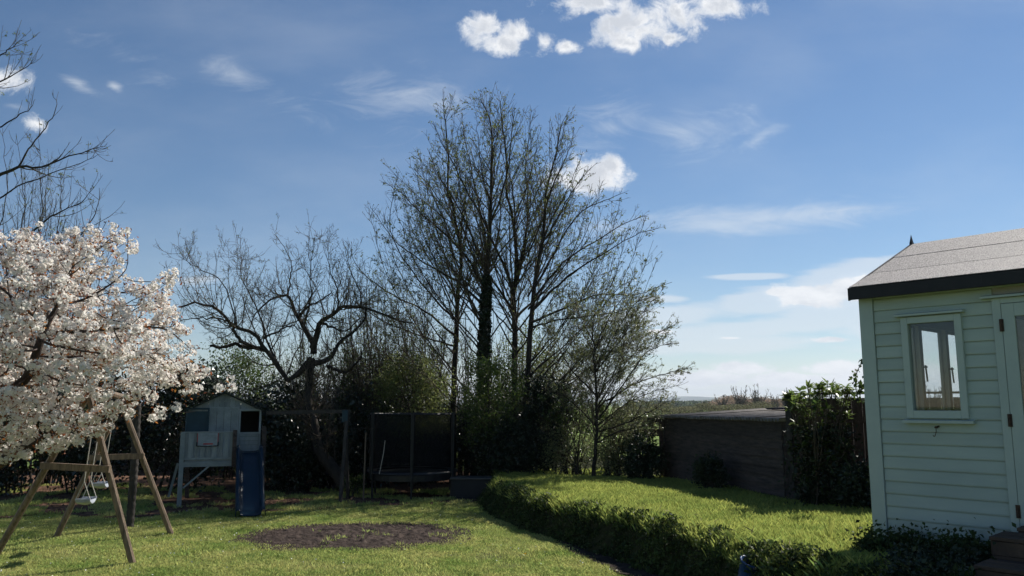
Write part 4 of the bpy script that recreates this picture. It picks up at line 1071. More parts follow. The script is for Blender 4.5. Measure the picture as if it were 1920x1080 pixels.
def add_leaves(cr, base, last, spec, m):
    V = []
    for (lv, n, tmin, jit, size, asp) in spec:
        c = on_branches(last[lv][0], n, tmin, jit); V.append(leaf_quads(c, size * rng.uniform(.6, 1.3, n), .3, asp))
    return link('foliage', quads_mesh('foliage', np.concatenate(V), m, base), cr, kind='stuff')
leaves_mat = {}
c3 = lambda L: [(640 + a / 2, 100 + b / 2) for a, b in L]
BT = 20.0
BIG = [dict(per_m=7.0, tmin=.22, angle=32, lenf=lambda t: .36 * (1.06 - t) + .02, N=7, trop=.045, wig=.06, rmin=.0055, sides=3, maxlen=3.4, rfac=.42),
       dict(per_m=8.0, tmin=.08, angle=38, lenf=lambda t: .40 * (1.1 - t) + .06, N=4, trop=.04, wig=.09, rmin=.0048, sides=3, maxlen=1.3, rfac=.5),
       dict(per_m=4.0, tmin=.2, angle=38, lenf=lambda t: .34 * (1.1 - t) + .08, N=2, trop=.05, wig=.08, rmin=.003, sides=3, maxlen=.4)]
# tree with ivy clad trunk
def fan(x0, Y, tips):
    out = []
    for (tx, ty, dp) in tips:
        dx = tx - x0; y0 = min(ty + 190 + abs(dx) * .60, 790) + random.uniform(-30, 30); k1 = (x0 + dx * .40, y0 - (y0 - ty) * .26); k2 = (x0 + dx * .78, y0 - (y0 - ty) * .58)
        out.append(([(x0, y0), k1, k2, (tx, ty)], Y, Y + dp, .042, .005))
    return out
base = P(905, 905, BT); base[2] = gz(base[0], BT)
lA = traced([
    ([(905, 905), (906, 800), (908, 640), (912, 550), (915, 475), (920, 400), (922, 325), (922, 250), (920, 200), (900, 150)], BT, BT - .4, .12, .010),
    (c3([(548, 760), (520, 600), (500, 480), (480, 360), (460, 260), (455, 170)]), BT, BT + 1.2, .06, .008),
    (c3([(556, 650), (600, 520), (625, 400), (640, 260), (650, 140)]), BT, BT - 1.5, .06, .008),
    (c3([(545, 900), (480, 780), (400, 690), (300, 600), (230, 520), (165, 465)]), BT, BT - 1.0, .07, .008),
    (c3([(543, 960), (440, 860), (320, 790), (200, 700), (110, 575)]), BT, BT + .8, .07, .008),
    (c3([(548, 830), (470, 640), (410, 520), (360, 420), (330, 330)]), BT, BT - .3, .06, .007),
    (c3([(560, 560), (530, 430), (515, 300), (505, 160)]), BT, BT + .6, .045, .006)] + fan(907, BT, [(735, 355, -1.4), (770, 345, 1.5), (715, 440, 1.6), (760, 400, -.6), (800, 330, .4), (1000, 190, 1.6), (1030, 260, -1.8), (700, 520, -.8), (820, 260, -1.5), (800, 450, 1.2), (760, 480, -1.2), (835, 400, 1.9), (1040, 360, 1.8)]))
tA, cA, laA = build_tree('ivy_clad_tree', 'tall budding tree whose trunk is thick with dark ivy', 'tree', base, lA, BIG)
add_leaves(cA, base, laA, [(2, 9000, .4, .012, .040, .7), (1, 1200, .8, .02, .036, .7)], 'leaf_bud')
# ivy
m_ = lA[0][0]; zz = rng.random(9000) ** 1.4 * 5.2; idx = np.interp(zz, m_[:, 2] - base[2], np.arange(len(m_)))
ii = np.minimum(idx.astype(int), len(m_) - 2); fr = (idx - ii)[:, None]; cc = m_[ii] * (1 - fr) + m_[ii + 1] * fr
a = rng.random(9000) * 6.28; rr = (.07 + .11 * (1 - zz / 6.5)) * rng.uniform(.7, 1.35, 9000) * (0.75 + .6 * fbm(zz * 2, a))
cc = cc + np.stack([np.cos(a) * rr, np.sin(a) * rr, rng.normal(size=9000) * .03], 1)
link('ivy', quads_mesh('ivy', leaf_quads(cc, rng.uniform(.05, .09, 9000), 0, .9), 'leaf_ivy', base), tA, kind='stuff')
# twin stemmed tree
base = P(967, 900, BT + .5); base[2] = gz(base[0], BT + .5)
B2 = BT + .5
lB = traced([
    ([(967, 900), (966, 760), (965, 640), (964, 570), (968, 500), (962, 410), (950, 350), (950, 290), (942, 200), (938, 155)], B2, B2 + .5, .115, .009),
    (c3([(648, 900), (610, 800), (565, 700), (520, 600), (470, 500), (425, 390), (380, 300), (345, 210)]), B2, B2 - 1.2, .08, .008),
    (c3([(650, 850), (690, 700), (700, 560), (690, 420), (700, 300), (712, 150)]), B2, B2 + 1.4, .07, .008),
    (c3([(655, 760), (650, 600), (640, 480), (600, 330), (575, 220)]), B2, B2 - .9, .05, .008),
    (c3([(640, 960), (560, 840), (480, 740), (380, 560), (300, 440), (270, 400)]), B2, B2 + 1.3, .06, .008)] + fan(965, B2, [(1085, 290, -1.2), (1110, 340, 1.3), (1140, 400, -1.6), (870, 300, 1.8), (1060, 250, .5), (1160, 450, 1.7), (820, 380, -1.6), (1010, 215, -.4), (1040, 330, 1.9), (1085, 400, -1.9), (880, 420, -1.5), (1070, 470, 1.0)]))
tB, cB, laB = build_tree('tall_budding_tree', 'tall straight budding tree at the middle of the clump', 'tree', base, lB, BIG)
add_leaves(cB, base, laB, [(2, 9000, .4, .012, .040, .7), (1, 1200, .8, .02, .036, .7)], 'leaf_bud')
base = P(987, 890, BT - .3); base[2] = gz(base[0], BT - .3); B3 = BT - .3
lC = traced([
    ([(987, 895), (988, 760), (993, 640), (1000, 550), (1010, 490), (1022, 420), (1025, 350), (1035, 300), (1050, 225), (1055, 200)], B3, B3 + .3, .105, .008),
    (c3([(720, 960), (800, 880), (900, 800), (970, 760), (1080, 690), (1190, 655)]), B3, B3 - 1.5, .07, .008),
    (c3([(710, 1010), (850, 950), (960, 905), (1100, 905), (1240, 858)]), B3, B3 + .5, .06, .008),
    (c3([(722, 880), (790, 760), (860, 640), (930, 570), (1000, 540), (1060, 510)]), B3, B3 + 1.6, .06, .008),
    (c3([(760, 700), (820, 600), (880, 480), (960, 378)]), B3, B3 - 1.0, .05, .007),
    (c3([(768, 560), (810, 440), (860, 300), (870, 240)]), B3, B3 + .9, .045, .006),
    (c3([(720, 920), (840, 780), (960, 700), (1060, 640), (1150, 605)]), B3, B3 + 2.0, .06, .008),
    (c3([(700, 1040), (800, 1000), (930, 985), (1080, 960), (1180, 900)]), B3, B3 - 1.6, .05, .007),
    (c3([(735, 800), (780, 640), (840, 520), (905, 330)]), B3, B3 + .2, .05, .007)] + fan(990, B3, [(1165, 365, .9), (1212, 405, -1.1), (1225, 450, 1.6), (1180, 420, -2), (1195, 490, .4), (1235, 535, -.8), (1210, 575, 1.4), (1130, 330, -.6), (1230, 490, -1.9), (1165, 540, 2.0), (1120, 440, 1.1), (1150, 500, -1.3), (1080, 330, 1.4), (1090, 520, .3), (1045, 260, -1.4), (1140, 590, -1.8)]))
tC, cC, laC = build_tree('spreading_budding_tree', 'tall budding tree with long limbs fanning out to the right', 'tree', base, lC, BIG)
add_leaves(cC, base, laC, [(2, 10500, .4, .012, .040, .7), (1, 1300, .8, .02, .036, .7)], 'leaf_bud')
base = P(848, 890, BT + 1); base[2] = gz(base[0], BT + 1); B4 = BT + 1
lD = traced([
    ([(848, 890), (850, 760), (855, 640), (858, 560), (865, 475), (850, 400), (840, 340), (840, 275), (835, 200), (832, 168)], B4, B4 - .3, .105, .008),
    (c3([(435, 950), (400, 800), (350, 640), (320, 500), (290, 340)]), B4, B4 + 1.2, .06, .007),
    (c3([(430, 1000), (330, 900), (240, 780), (180, 640), (210, 430)]), B4, B4 - 1.5, .06, .007),
    (c3([(430, 1060), (300, 960), (180, 900), (60, 800), (30, 715)]), B4, B4 + .5, .06, .007),
    (c3([(435, 1100), (300, 1060), (150, 1000), (20, 900), (-20, 800)]), B4, B4 - .8, .05, .007),
    (c3([(450, 750), (470, 620), (440, 480), (430, 300), (450, 180)]), B4, B4 + .9, .05, .006)] + fan(850, B4, [(690, 385, -1.), (705, 470, 1.), (672, 560, -1.4), (745, 320, .9), (655, 520, .9), (780, 290, -.7), (640, 600, -.5), (720, 400, -1.8), (905, 240, .8), (680, 610, 1.4), (740, 560, -1.4), (780, 520, 1.0), (800, 380, -.9)]))
tD, cD, laD = build_tree('leaning_budding_tree', 'tall budding tree at the left of the clump with low spreading limbs', 'tree', base, lD, BIG)
add_leaves(cD, base, laD, [(2, 9000, .4, .012, .040, .7), (1, 1200, .8, .02, .036, .7)], 'leaf_bud')

# right small tree
base = P(1113, 893, 17.6); base[2] = gz(base[0], 17.6); Y6 = 17.6
lE = traced([
    ([(1113, 896), (1119, 800), (1115, 700), (1112, 620), (1120, 535)], Y6, Y6 - .3, .085, .008),
    ([(1118, 790), (1165, 725), (1215, 660), (1252, 645)], Y6, Y6 - .8, .045, .006),
    ([(1117, 765), (1170, 730), (1230, 705), (1290, 690)], Y6, Y6 + .5, .045, .006),
    ([(1115, 700), (1160, 640), (1200, 590), (1245, 540)], Y6, Y6 + .8, .04, .006),
    ([(1118, 810), (1180, 790), (1230, 765), (1262, 748)], Y6, Y6 - .6, .04, .006),
    ([(1116, 740), (1070, 690), (1040, 640), (1020, 590)], Y6, Y6 + .5, .04, .006),
    ([(1114, 660), (1140, 600), (1165, 560), (1190, 515)], Y6, Y6 - .6, .035, .005),
    ([(1118, 800), (1080, 760), (1050, 740), (1030, 735)], Y6, Y6 - .9, .035, .006),
    ([(1119, 830), (1160, 810), (1200, 800), (1230, 800)], Y6, Y6 - .9, .035, .006),
    ([(1117, 750), (1150, 700), (1175, 640), (1215, 600)], Y6, Y6 + 1.2, .035, .006),
    ([(1118, 800), (1170, 760), (1225, 735), (1275, 722)], Y6, Y6 + .2, .03, .005), ([(1117, 770), (1160, 700), (1210, 640), (1262, 610)], Y6, Y6 - 1.0, .03, .005),
    ([(1115, 690), (1150, 630), (1185, 575), (1225, 545)], Y6, Y6 - .2, .03, .005), ([(1113, 640), (1090, 600), (1075, 570), (1060, 545)], Y6, Y6 + .6, .025, .005)])
SM = [dict(per_m=13, tmin=.10, angle=33, lenf=lambda t: .42 * (1.1 - t) + .05, N=6, trop=.03, wig=.05, rmin=.0045, sides=4, maxlen=1.4, rfac=.45),
      dict(per_m=9, tmin=.1, angle=38, lenf=lambda t: .36 * (1.15 - t) + .08, N=4, trop=.04, wig=.12, rmin=.0034, sides=3, maxlen=.5),
      dict(per_m=9, tmin=.1, angle=45, lenf=lambda t: .3 * (1.15 - t) + .15, N=3, trop=.03, wig=.12, rmin=.0028, sides=3, maxlen=.2)]
tE, cE, laE = build_tree('young_leafing_tree', 'smaller pale leafing tree at the right end of the clump above the raised lawn', 'tree', base, lE, SM, twig='twig')
add_leaves(cE, base, laE, [(2, 16000, .2, .015, .03, .7), (1, 5000, .3, .02, .032, .7)], 'leaf_pale')

# saplings between
for i, (px, Y, top, lb) in enumerate([(1062, 19, 640, 'thin sapling with a leaning stem between the ivy bush and the young tree'), (1082, 18.2, 700, 'thin sapling just left of the young leafing tree'),
                                  (1025, 21.5, 600, 'slender sapling behind the dark ivy bush'), (790, 21.5, 560, 'slender sapling behind the trampoline net'), (735, 21.8, 540, 'slender sapling left of the clump behind the trampoline'),
                                  (690, 21.6, 560, 'slender sapling between the old fruit tree and the clump'), (1180, 18.5, 730, 'thin sapling beside the rail fence')]):
    b = P(px, 890, Y); b[2] = gz(b[0], Y)
    lm = traced([([(px, 890), (px + random.uniform(-8, 8), 800), (px + random.uniform(-14, 14), (890 + top) / 2), (px + random.uniform(-18, 18), top)], Y, Y + .2, .045, .006),
                 ([(px, 850), (px - 25, 780), (px - 40, (860 + top) / 2), (px - 48, top + 40)], Y, Y + .6, .03, .005), ([(px, 860), (px + 25, 790), (px + 36, (860 + top) / 2), (px + 50, top + 50)], Y, Y - .5, .03, .005)], N=12)
    t_, c_, l_ = build_tree('sapling', lb, 'tree', b, lm, SM[:2] if i > 1 else SM, group='saplings in the clump', sides0=6)
    add_leaves(c_, b, l_, [(1, 2600, .2, .03, .045, .7)], 'leaf_fresh' if i % 2 else 'leaf_pale')

# many stemmed hazels behind, a tangle of upright twigs
for i, (px, Y, top, lb) in enumerate([(650, 22.4, 560, 'leafless hazel thicket behind the old fruit tree'), (560, 22.6, 600, 'leafless hazel thicket left behind the old fruit tree'),
                                  (725, 22.2, 520, 'leafless hazel thicket left of the tall clump above the trampoline'), (800, 22.5, 500, 'leafless hazel thicket behind the leaning budding tree'),
                                  (880, 22.8, 560, 'leafless hazel thicket directly behind the ivy clad trunk'), (950, 22.6, 600, 'leafless hazel thicket behind the middle trunks'),
                                  (1030, 22.2, 640, 'leafless hazel thicket at the right end of the tall clump'), (470, 22.6, 640, 'leafless hazel thicket rising behind the playhouse'), (600, 20.6, 580, 'leafless hazel thicket close behind the gnarled fruit tree limbs'),
                                  (690, 20.9, 500, 'leafless hazel thicket filling the gap before the tall clump'), (20, 19.5, 290, 'tall hazel thicket behind the blossom at the left edge'), (95, 19.8, 380, 'hazel thicket behind the top of the blossom')]):
    b = P(px, 880, Y); b[2] = gz(b[0], min(Y, 24)); H = CH + (760 - top) / F * Y; lm = []
    for q in range(17):
        w = rng.normal() * .65; dpt = rng.normal() * .4; h_ = H * rng.uniform(.6, 1.0); c0 = b + [rng.normal() * .2, rng.normal() * .15, 0]
        lm.append((curve_pts([c0, c0 + [w * .3, dpt * .3, h_ * .4], c0 + [w, dpt, h_]], 12, .015), np.linspace(.022, .006, 12)))
    t_, c_, l_ = build_tree('hazel', lb, 'tree', b, lm, [dict(per_m=7, tmin=.15, angle=30, lenf=lambda t: .30 * (1.1 - t) + .04, N=6, trop=.08, wig=.1, rmin=.0045, sides=3, maxlen=1.1),
                            dict(per_m=6, tmin=.1, angle=38, lenf=lambda t: .35, N=3, trop=.05, wig=.1, rmin=.0036, sides=3, maxlen=.3)], group='hazel thickets in the tree line', sides0=5, twig='twig_pale')
    add_leaves(c_, b, l_, [(1, 1500, .3, .02, .034, .7)], 'leaf_bud')
# old fruit tree
c8 = lambda L: [(300 + a / 3.176, 420 + b / 3.176) for a, b in L]
YA = 18.6; base = P(645, 905, YA); base[2] = gz(base[0], YA)
lF = traced([
    ([(648, 912), (628, 882), (606, 858), (594, 825), (588, 790), (580, 760), (580, 715), (586, 672)], YA, YA + .2, .19, .07),
    (c8([(905, 800), (770, 930), (690, 820), (620, 740), (560, 650), (440, 610), (380, 540), (300, 490), (200, 470), (120, 495)]), YA + .2, YA - .9, .08, .018),
    (c8([(620, 745), (500, 730), (440, 715), (380, 730), (300, 726)]), YA, YA - .2, .055, .03),
    (c8([(620, 745), (500, 710), (440, 640), (430, 600)]), YA, YA - .4, .05, .03),
    (c8([(440, 600), (360, 565), (250, 560), (120, 575)]), YA - .4, YA - 1.2, .03, .008),
    (c8([(915, 770), (900, 700), (850, 600), (820, 550), (770, 450), (745, 420), (660, 450), (600, 500), (555, 560)]), YA + .2, YA + .8, .085, .012),
    (c8([(820, 560), (870, 500), (930, 470), (1020, 410)]), YA + .3, YA - .4, .05, .012),
    (c8([(910, 740), (940, 640), (960, 580), (1040, 530), (1110, 490), (1250, 510), (1400, 565), (1500, 590)]), YA + .2, YA - .8, .09, .015),
    (c8([(960, 590), (1040, 620), (1110, 630), (1200, 560)]), YA + .2, YA + .6, .04, .01),
    (c8([(910, 830), (1010, 800), (1060, 720), (1150, 640), (1220, 560), (1225, 470)]), YA + .2, YA + .9, .08, .015),
    (c8([(1000, 850), (1100, 880), (1190, 810), (1200, 760)]), YA + .2, YA - .8, .05, .015),
    (c8([(620, 680), (700, 640), (790, 600), (830, 640)]), YA - .2, YA - .9, .03, .01),
    (c8([(760, 440), (780, 300), (770, 200), (680, 60)]), YA + .6, YA + .8, .025, .005),
    (c8([(450, 600), (420, 450), (350, 330), (240, 270), (170, 230), (120, 170)]), YA - .4, YA - .6, .02, .005),
    (c8([(700, 830), (640, 700), (600, 560), (540, 430), (480, 300), (500, 190)]), YA, YA + .7, .035, .006),
    (c8([(1050, 530), (1060, 400), (1010, 260), (1000, 110)]), YA, YA + .4, .03, .005),
    (c8([(860, 600), (900, 430), (890, 280), (920, 80)]), YA + .3, YA - .3, .03, .005),
    (c8([(1200, 490), (1180, 380), (1120, 250), (1125, 120)]), YA - .3, YA + .2, .025, .005)], thin=1.0)
FR = [dict(per_m=13.0, tmin=.12, angle=62, lenf=lambda t: .30 + .1 * (1 - t), N=9, trop=.20, wig=.12, rmin=.005, sides=3, maxlen=1.6, spread=24, minlen=.4, rfac=.4),
      dict(per_m=9.5, tmin=.12, angle=46, lenf=lambda t: .4 * (1.1 - t) + .08, N=6, trop=.08, wig=.15, rmin=.0042, sides=3, maxlen=.8, spread=20, rfac=.5),
      dict(per_m=8, tmin=.1, angle=52, lenf=lambda t: .28, N=3, trop=.03, wig=.15, rmin=.0036, sides=3, maxlen=.2, minlen=.04)]
tF, cF, laF = build_tree('old_fruit_tree', 'gnarled bare old fruit tree with a leaning trunk and upright shoots', 'tree', base, lF, FR)
add_leaves(cF, base, laF, [(2, 2500, .6, .01, .03, .7)], 'leaf_bud')

# left bare tree behind the blossom
YL = 14.5
c5 = lambda L: [(a / 2.7, 60 + b / 2.7) for a, b in L]
base = P(-190, 930, YL); base[2] = 0
lG = traced([
    ([(-190, 930), (-185, 700), (-170, 500), (-150, 360)], YL, YL, .20, .12),
    ([(-150, 400), (-80, 370), (0, 328), (37, 312), (74, 315), (111, 301), (163, 282), (193, 274)], YL, YL - 1.0, .09, .007),
    ([(34, 314), (55, 278), (78, 249), (100, 219), (106, 197), (98, 175)], YL - .6, YL - .2, .032, .006),
    ([(-150, 370), (-60, 270), (0, 238), (33, 219), (56, 204), (66, 186)], YL, YL + .6, .05, .006),
    ([(-150, 360), (-60, 190), (0, 153), (22, 141), (44, 130), (59, 119)], YL, YL - .4, .05, .006),
    ([(-150, 360), (-60, 150), (0, 104), (22, 91), (41, 75)], YL, YL + .3, .05, .006),
    ([(-150, 460), (-50, 410), (0, 371), (44, 345), (100, 323), (155, 304), (183, 290)], YL, YL + .9, .05, .006),
    ([(-160, 500), (0, 470), (93, 408), (122, 393), (159, 375), (170, 352)], YL, YL - .3, .05, .006),
    ([(-160, 560), (60, 520), (148, 441), (174, 408), (185, 375), (186, 352)], YL, YL + .7, .04, .006),
    ([(-60, 600), (40, 500), (75, 420), (76, 340), (72, 260)], YL, YL + .4, .035, .005),
    ([(-60, 640), (20, 500), (45, 400), (40, 330), (30, 250)], YL + .5, YL + 1, .035, .005),
    ([(-100, 600), (-20, 470), (5, 400), (12, 320), (5, 240)], YL + .5, YL + 1, .035, .005),
    ([(-60, 640), (70, 520), (105, 440), (112, 380), (116, 330)], YL + .5, YL + 1, .03, .005)], thin=.6)
LG = [dict(per_m=4.2, tmin=.25, angle=42, lenf=lambda t: .17 * (1.2 - t) + .06, N=7, trop=.14, wig=.09, rmin=.005, sides=4, maxlen=1.0),
      dict(per_m=5.0, tmin=.15, angle=42, lenf=lambda t: .36 * (1.15 - t) + .06, N=5, trop=.1, wig=.1, rmin=.0036, sides=3, maxlen=.5),
      dict(per_m=3.5, tmin=.15, angle=45, lenf=lambda t: .28, N=3, trop=.05, wig=.1, rmin=.0028, sides=3, maxlen=.14)]
tG, cG, laG = build_tree('bare_tree', 'large mostly bare tree with curving upturned branches at the left edge', 'tree', base, lG, LG)
add_leaves(cG, base, laG, [(2, 900, .5, .015, .03, .7)], 'leaf_bud')

# ------------------------------------------------------------------ cherry in blossom (space colonisation)
def cherry():
    poly = np.array([(-330, 560), (-250, 440), (-120, 400), (0, 438), (60, 428), (125, 432), (200, 418), (262, 428), (264, 462), (236, 500), (228, 530), (262, 540), (322, 518), (330, 560), (352, 600), (388, 655), (396, 700), (372, 735), (335, 728),
                     (318, 780), (258, 792), (196, 812), (118, 842), (40, 862), (-60, 880), (-250, 860), (-340, 720)], float)
    poly[:, 0] -= np.where(poly[:, 0] > 200, 14, 0)
    n = 0; A = []
    while n < 4800:
        q = rng.uniform((-340, 395), (400, 885), (400, 2)); ins = inside(q[:, 0], q[:, 1], poly); dd = seg_dist(q[:, 0], q[:, 1], poly)
        q, dd = q[ins], dd[ins]
        th = np.minimum(1.0, .12 + dd / 110)
        for (a, b), t_ in zip(q, th):
            A.append(P(a, b, 8.9 + rng.uniform(-1, 1) * t_)); n += 1
    for a, b in [(400, 745), (425, 735), (446, 724), (440, 728), (372, 775), (345, 735), (380, 770), (395, 742), (412, 730), (325, 525), (322, 517), (300, 530), (205, 412), (120, 425)]:
        A.append(P(a, b, 8.7 + rng.normal() * .08))
    A = np.array(A)
    base = P(-150, 1075, 9.1); base[2] = gz(base[0], base[1])
    trunk = curve_pts([base, P(-120, 960, 9.1), P(-60, 905, 9.05), P(5, 872, 9.0), P(60, 835, 8.95), P(110, 800, 8.9)], 20)
    t2 = curve_pts([P(-120, 955, 9.1), P(-90, 800, 9.1), P(-20, 740, 9.0), P(40, 720, 8.8), P(58, 690, 8.7), P(72, 650, 8.6), P(88, 605, 8.6)], 18)
    t3 = curve_pts([P(-105, 860, 9.1), P(-150, 700, 9.3), P(-120, 580, 9.3)], 10)
    nodes = [tuple(p) for p in trunk]; par = [-1] + list(range(len(trunk) - 1))
    for extra, root in ((t2, 6), (t3, None)):
        st_ = len(nodes)
        if root is None: root = 20 + 5
        for j, p in enumerate(extra[1:]): nodes.append(tuple(p)); par.append(root if j == 0 else st_ + j - 1)
    alive = np.ones(len(A), bool); D, KILL, INF = .08, .105, 1.2
    for it in range(70):
        kd = kdtree.KDTree(len(nodes))
        for i, p in enumerate(nodes): kd.insert(p, i)
        kd.balance(); acc = {}
        for i in np.nonzero(alive)[0]:
            co, j, dist = kd.find(A[i])
            if dist < KILL: alive[i] = False; continue
            if dist < INF:
                v = (A[i] - np.array(co)) / dist; acc[j] = acc.get(j, 0) + v
        if not acc: break
        for j, v in acc.items():
            v = v + rng.normal(size=3) * .12; v = v / (np.linalg.norm(v) + 1e-9); p = np.array(nodes[j]) + v * D
            nodes.append(tuple(p)); par.append(j)
    N = len(nodes); nodes = np.array(nodes); par = np.array(par)
    rad = np.zeros(N); ch = [[] for _ in range(N)]
    for i in range(N - 1, -1, -1):
        if rad[i] == 0: rad[i] = .0035
        else: rad[i] = rad[i] ** (1 / 2.25)
        if par[i] >= 0: rad[par[i]] += rad[i] ** 2.25; ch[par[i]].append(i)
    # note parents always precede children so the sum above is complete
    rad = np.clip(rad, .0035, .11)
    tt, tw = Tubes(), Tubes(); starts = [(0, None)]; tips = []
    while starts:
        s, pr = starts.pop(); chain = [] if pr is None else [pr]; c = s
        while True:
            chain.append(c)
            if not ch[c]: tips.append(c); break
            ks = sorted(ch[c], key=lambda q: -rad[q])
            for o in ks[1:]: starts.append((o, c))
            c = ks[0]
        if len(chain) < 2: continue
        p = nodes[chain]; r = rad[chain].copy()
        if pr is not None: r[0] = r[1]
        if len(p) > 4: p[1:-1] = (p[:-2] + 2 * p[1:-1] + p[2:]) / 4
        (tt if r.max() > .018 else tw).add(p, r, 8 if r.max() > .018 else 4)
    t = thing('cherry_tree', 'cherry tree in full white blossom with bronze young leaves at the left', 'tree', base)
    link('trunk', tt.mesh('trunk', 'bark_cherry', base), t); cr = link('crown', tw.mesh('crown', 'bark_cherry', base), t)
    thin_ = np.nonzero(rad < .0085)[0]; pick = rng.choice(thin_, 3400, replace=True)
    C = nodes[pick] + rng.normal(size=(len(pick), 3)) * .035
    dens = fbm(C[:, 0] * 2.6 + 3, C[:, 2] * 2.6 + C[:, 1]); C = C[(dens > .36) | (rng.random(len(C)) < .4)]
    V = []
    cnt_ = rng.integers(9, 27, len(C)); cc = np.repeat(C, cnt_, 0); rr_ = np.repeat(.022 + .0016 * cnt_, cnt_); out = rand_unit(len(cc)); cc = cc + out * (rr_ * rng.uniform(.75, 1.08, len(cc)))[:, None] * np.array([1, 1, .85])
    ax = unit(out + rng.normal(size=out.shape) * .28); ref = rand_unit(len(cc)); e1 = unit(np.cross(ax, ref)); e2 = np.cross(ax, e1)
    s = rng.uniform(.015, .022, (len(cc), 1)); cup = rng.uniform(.1, .7, (len(cc), 1))
    for k in range(5):
        a = 2 * math.pi * k / 5; d = e1 * math.cos(a) + e2 * math.sin(a); w = -e1 * math.sin(a) + e2 * math.cos(a)
        V.append(np.stack([cc, cc + d * s * .6 + w * s * .52 + ax * s * .3 * cup, cc + d * s * 1.08 + ax * s * cup, cc + d * s * .6 - w * s * .52 + ax * s * .3 * cup], 1))
    V = np.stack(V, 1).reshape(-1, 3)
    link('blossom', quads_mesh('blossom', V, 'petal', base), cr, kind='stuff')
    n = 15000; c = C[rng.integers(0, len(C), n)] + rand_unit(n) * rng.uniform(.05, .10, (n, 1))
    link('young_leaves', quads_mesh('young_leaves', leaf_quads(c, rng.uniform(.025, .055, n), .2, .45), 'leaf_bronze', base), cr, kind='stuff')
cherry()

# ------------------------------------------------------------------ shrubs
def shrub(name, label, cx, cy, rx, ry, h, n, size, m, z0=0.0, clumps=60, asp=.6, stems=14, group=None, top_fill=1.0, zc=None, twig='twig', spreadc=.16, cat='shrub'):
    b = np.array([cx, cy, gz(cx, cy)])
    t = thing(name, label, cat, b, group=group)
    q = rand_unit(clumps) * rng.uniform(.35, 1.0, (clumps, 1)) ** .6
    zc_ = (h * .55 if zc is None else zc)
    C = b + q * np.array([rx * .88, ry * .88, h - zc_]) * np.array([1, 1, 1]); C[:, 2] = b[2] + np.clip(zc_ + q[:, 2] * (h - zc_) * 1.0, z0 + .05, None)
    low = q[:, 2] < 0; C[low, 2] = b[2] + np.clip(zc_ * (1 + q[low, 2] * .95), z0, None)
    tt = Tubes(); tw = Tubes()
    lm = []
    for i in range(stems):
        c = C[i % clumps]; c0 = b + np.array([rng.normal() * rx * .25, rng.normal() * ry * .25, -.02]); mid = (c0 * .55 + c * .45) + np.array([0, 0, .12 * h])
        lm.append((curve_pts([c0, mid, c], 9, .01), np.linspace(.022, .006, 9)))
    last = skeleton(lm, [dict(per_m=7, tmin=.2, angle=45, lenf=lambda t: .35, N=5, trop=.05, wig=.12, rmin=.004, sides=3, maxlen=.7)], tt, tw, 5)
    link('stems', tt.mesh('stems', 'bark', b), t, kind='stuff'); link('twigs', tw.mesh('twigs', twig, b), t, kind='stuff')
    idx = rng.integers(0, clumps, n); sg = spreadc * min(rx, h) * rng.uniform(.7, 1.5, clumps)
    c = C[idx] + rng.normal(size=(n, 3)) * sg[idx, None]; c[:, 2] = np.maximum(c[:, 2], b[2] + .02)
    link('foliage', quads_mesh('foliage', leaf_quads(c, size * rng.uniform(.6, 1.35, n), .3, asp), m, b), t, kind='stuff')
    return t
# hedge run at the back, dark
hx = [(-12.6, 17.3, 2.9), (-11.0, 17.7, 2.8), (-9.3, 18.0, 2.7), (-7.6, 18.7, 2.8), (-5.6, 19.8, 2.5), (-3.9, 20.6, 2.3), (-2.2, 21.2, 2.0), (-0.4, 21.3, 2.2)]
hl = ['far left off behind the bare tree', 'behind the swing set at the left edge', 'behind the ridged post', 'behind and left of the playhouse', 'right of the playhouse behind the slide', 'behind the leaning trunk of the fruit tree', 'behind the trampoline', 'behind the ivy clad trunk']
for (a, b_, h), l_ in zip(hx, hl):
    shrub('evergreen_shrub', 'dark glossy evergreen shrub ' + l_, a, b_, 1.35, .8, h, 9500, .09, 'leaf_gloss', clumps=150, spreadc=.13, group='dark evergreen shrubs along the back')
# lighter shrubs above them
shrub('fresh_shrub', 'green leafing shrub rising behind the playhouse roof', P(440, 700, 21.5)[0], 21.5, 1.5, .8, 3.6, 13000, .06, 'leaf_fresh', clumps=110, group='green leafing shrubs in the tree line', spreadc=.12)
shrub('fresh_shrub', 'yellow green leafing shrub above the trampoline net', P(780, 700, 20.3)[0], 20.3, 1.15, .8, 3.3, 13000, .055, 'leaf_bud', zc=2.3, z0=1.5, clumps=110, group='green leafing shrubs in the tree line', spreadc=.12)
shrub('fresh_shrub', 'green leafing shrub in front of the ivy trunk', P(925, 740, 19.0)[0], 19.0, .85, .6, 3.1, 11000, .05, 'leaf_fresh', zc=1.9, clumps=100, group='green leafing shrubs in the tree line', spreadc=.13)
shrub('fresh_shrub', 'thin green leafing shrub among the tall middle trunks', P(985, 690, 21.3)[0], 21.3, 1.1, .7, 3.8, 7000, .055, 'leaf_bud', zc=2.3, clumps=90, group='green leafing shrubs in the tree line', spreadc=.14)
shrub('fresh_shrub', 'twiggy shrub behind the old fruit tree crown', P(610, 700, 21.2)[0], 21.2, 1.8, .7, 3.6, 9000, .05, 'leaf_fresh', clumps=110, stems=40, group='green leafing shrubs in the tree line', spreadc=.15)
shrub('fresh_shrub', 'leafing shrub between the fruit tree and the trampoline', P(700, 700, 21.9)[0], 21.9, 1.2, .7, 3.7, 8000, .05, 'leaf_fresh', clumps=90, stems=40, group='green leafing shrubs in the tree line', spreadc=.15)
shrub('ivy_bush', 'dense nearly black ivy bush right of the tall trunks', P(1028, 820, 19.2)[0], 19.2, .62, .6, 2.25, 16000, .07, 'leaf_ivy', zc=1.25, clumps=120, spreadc=.13)
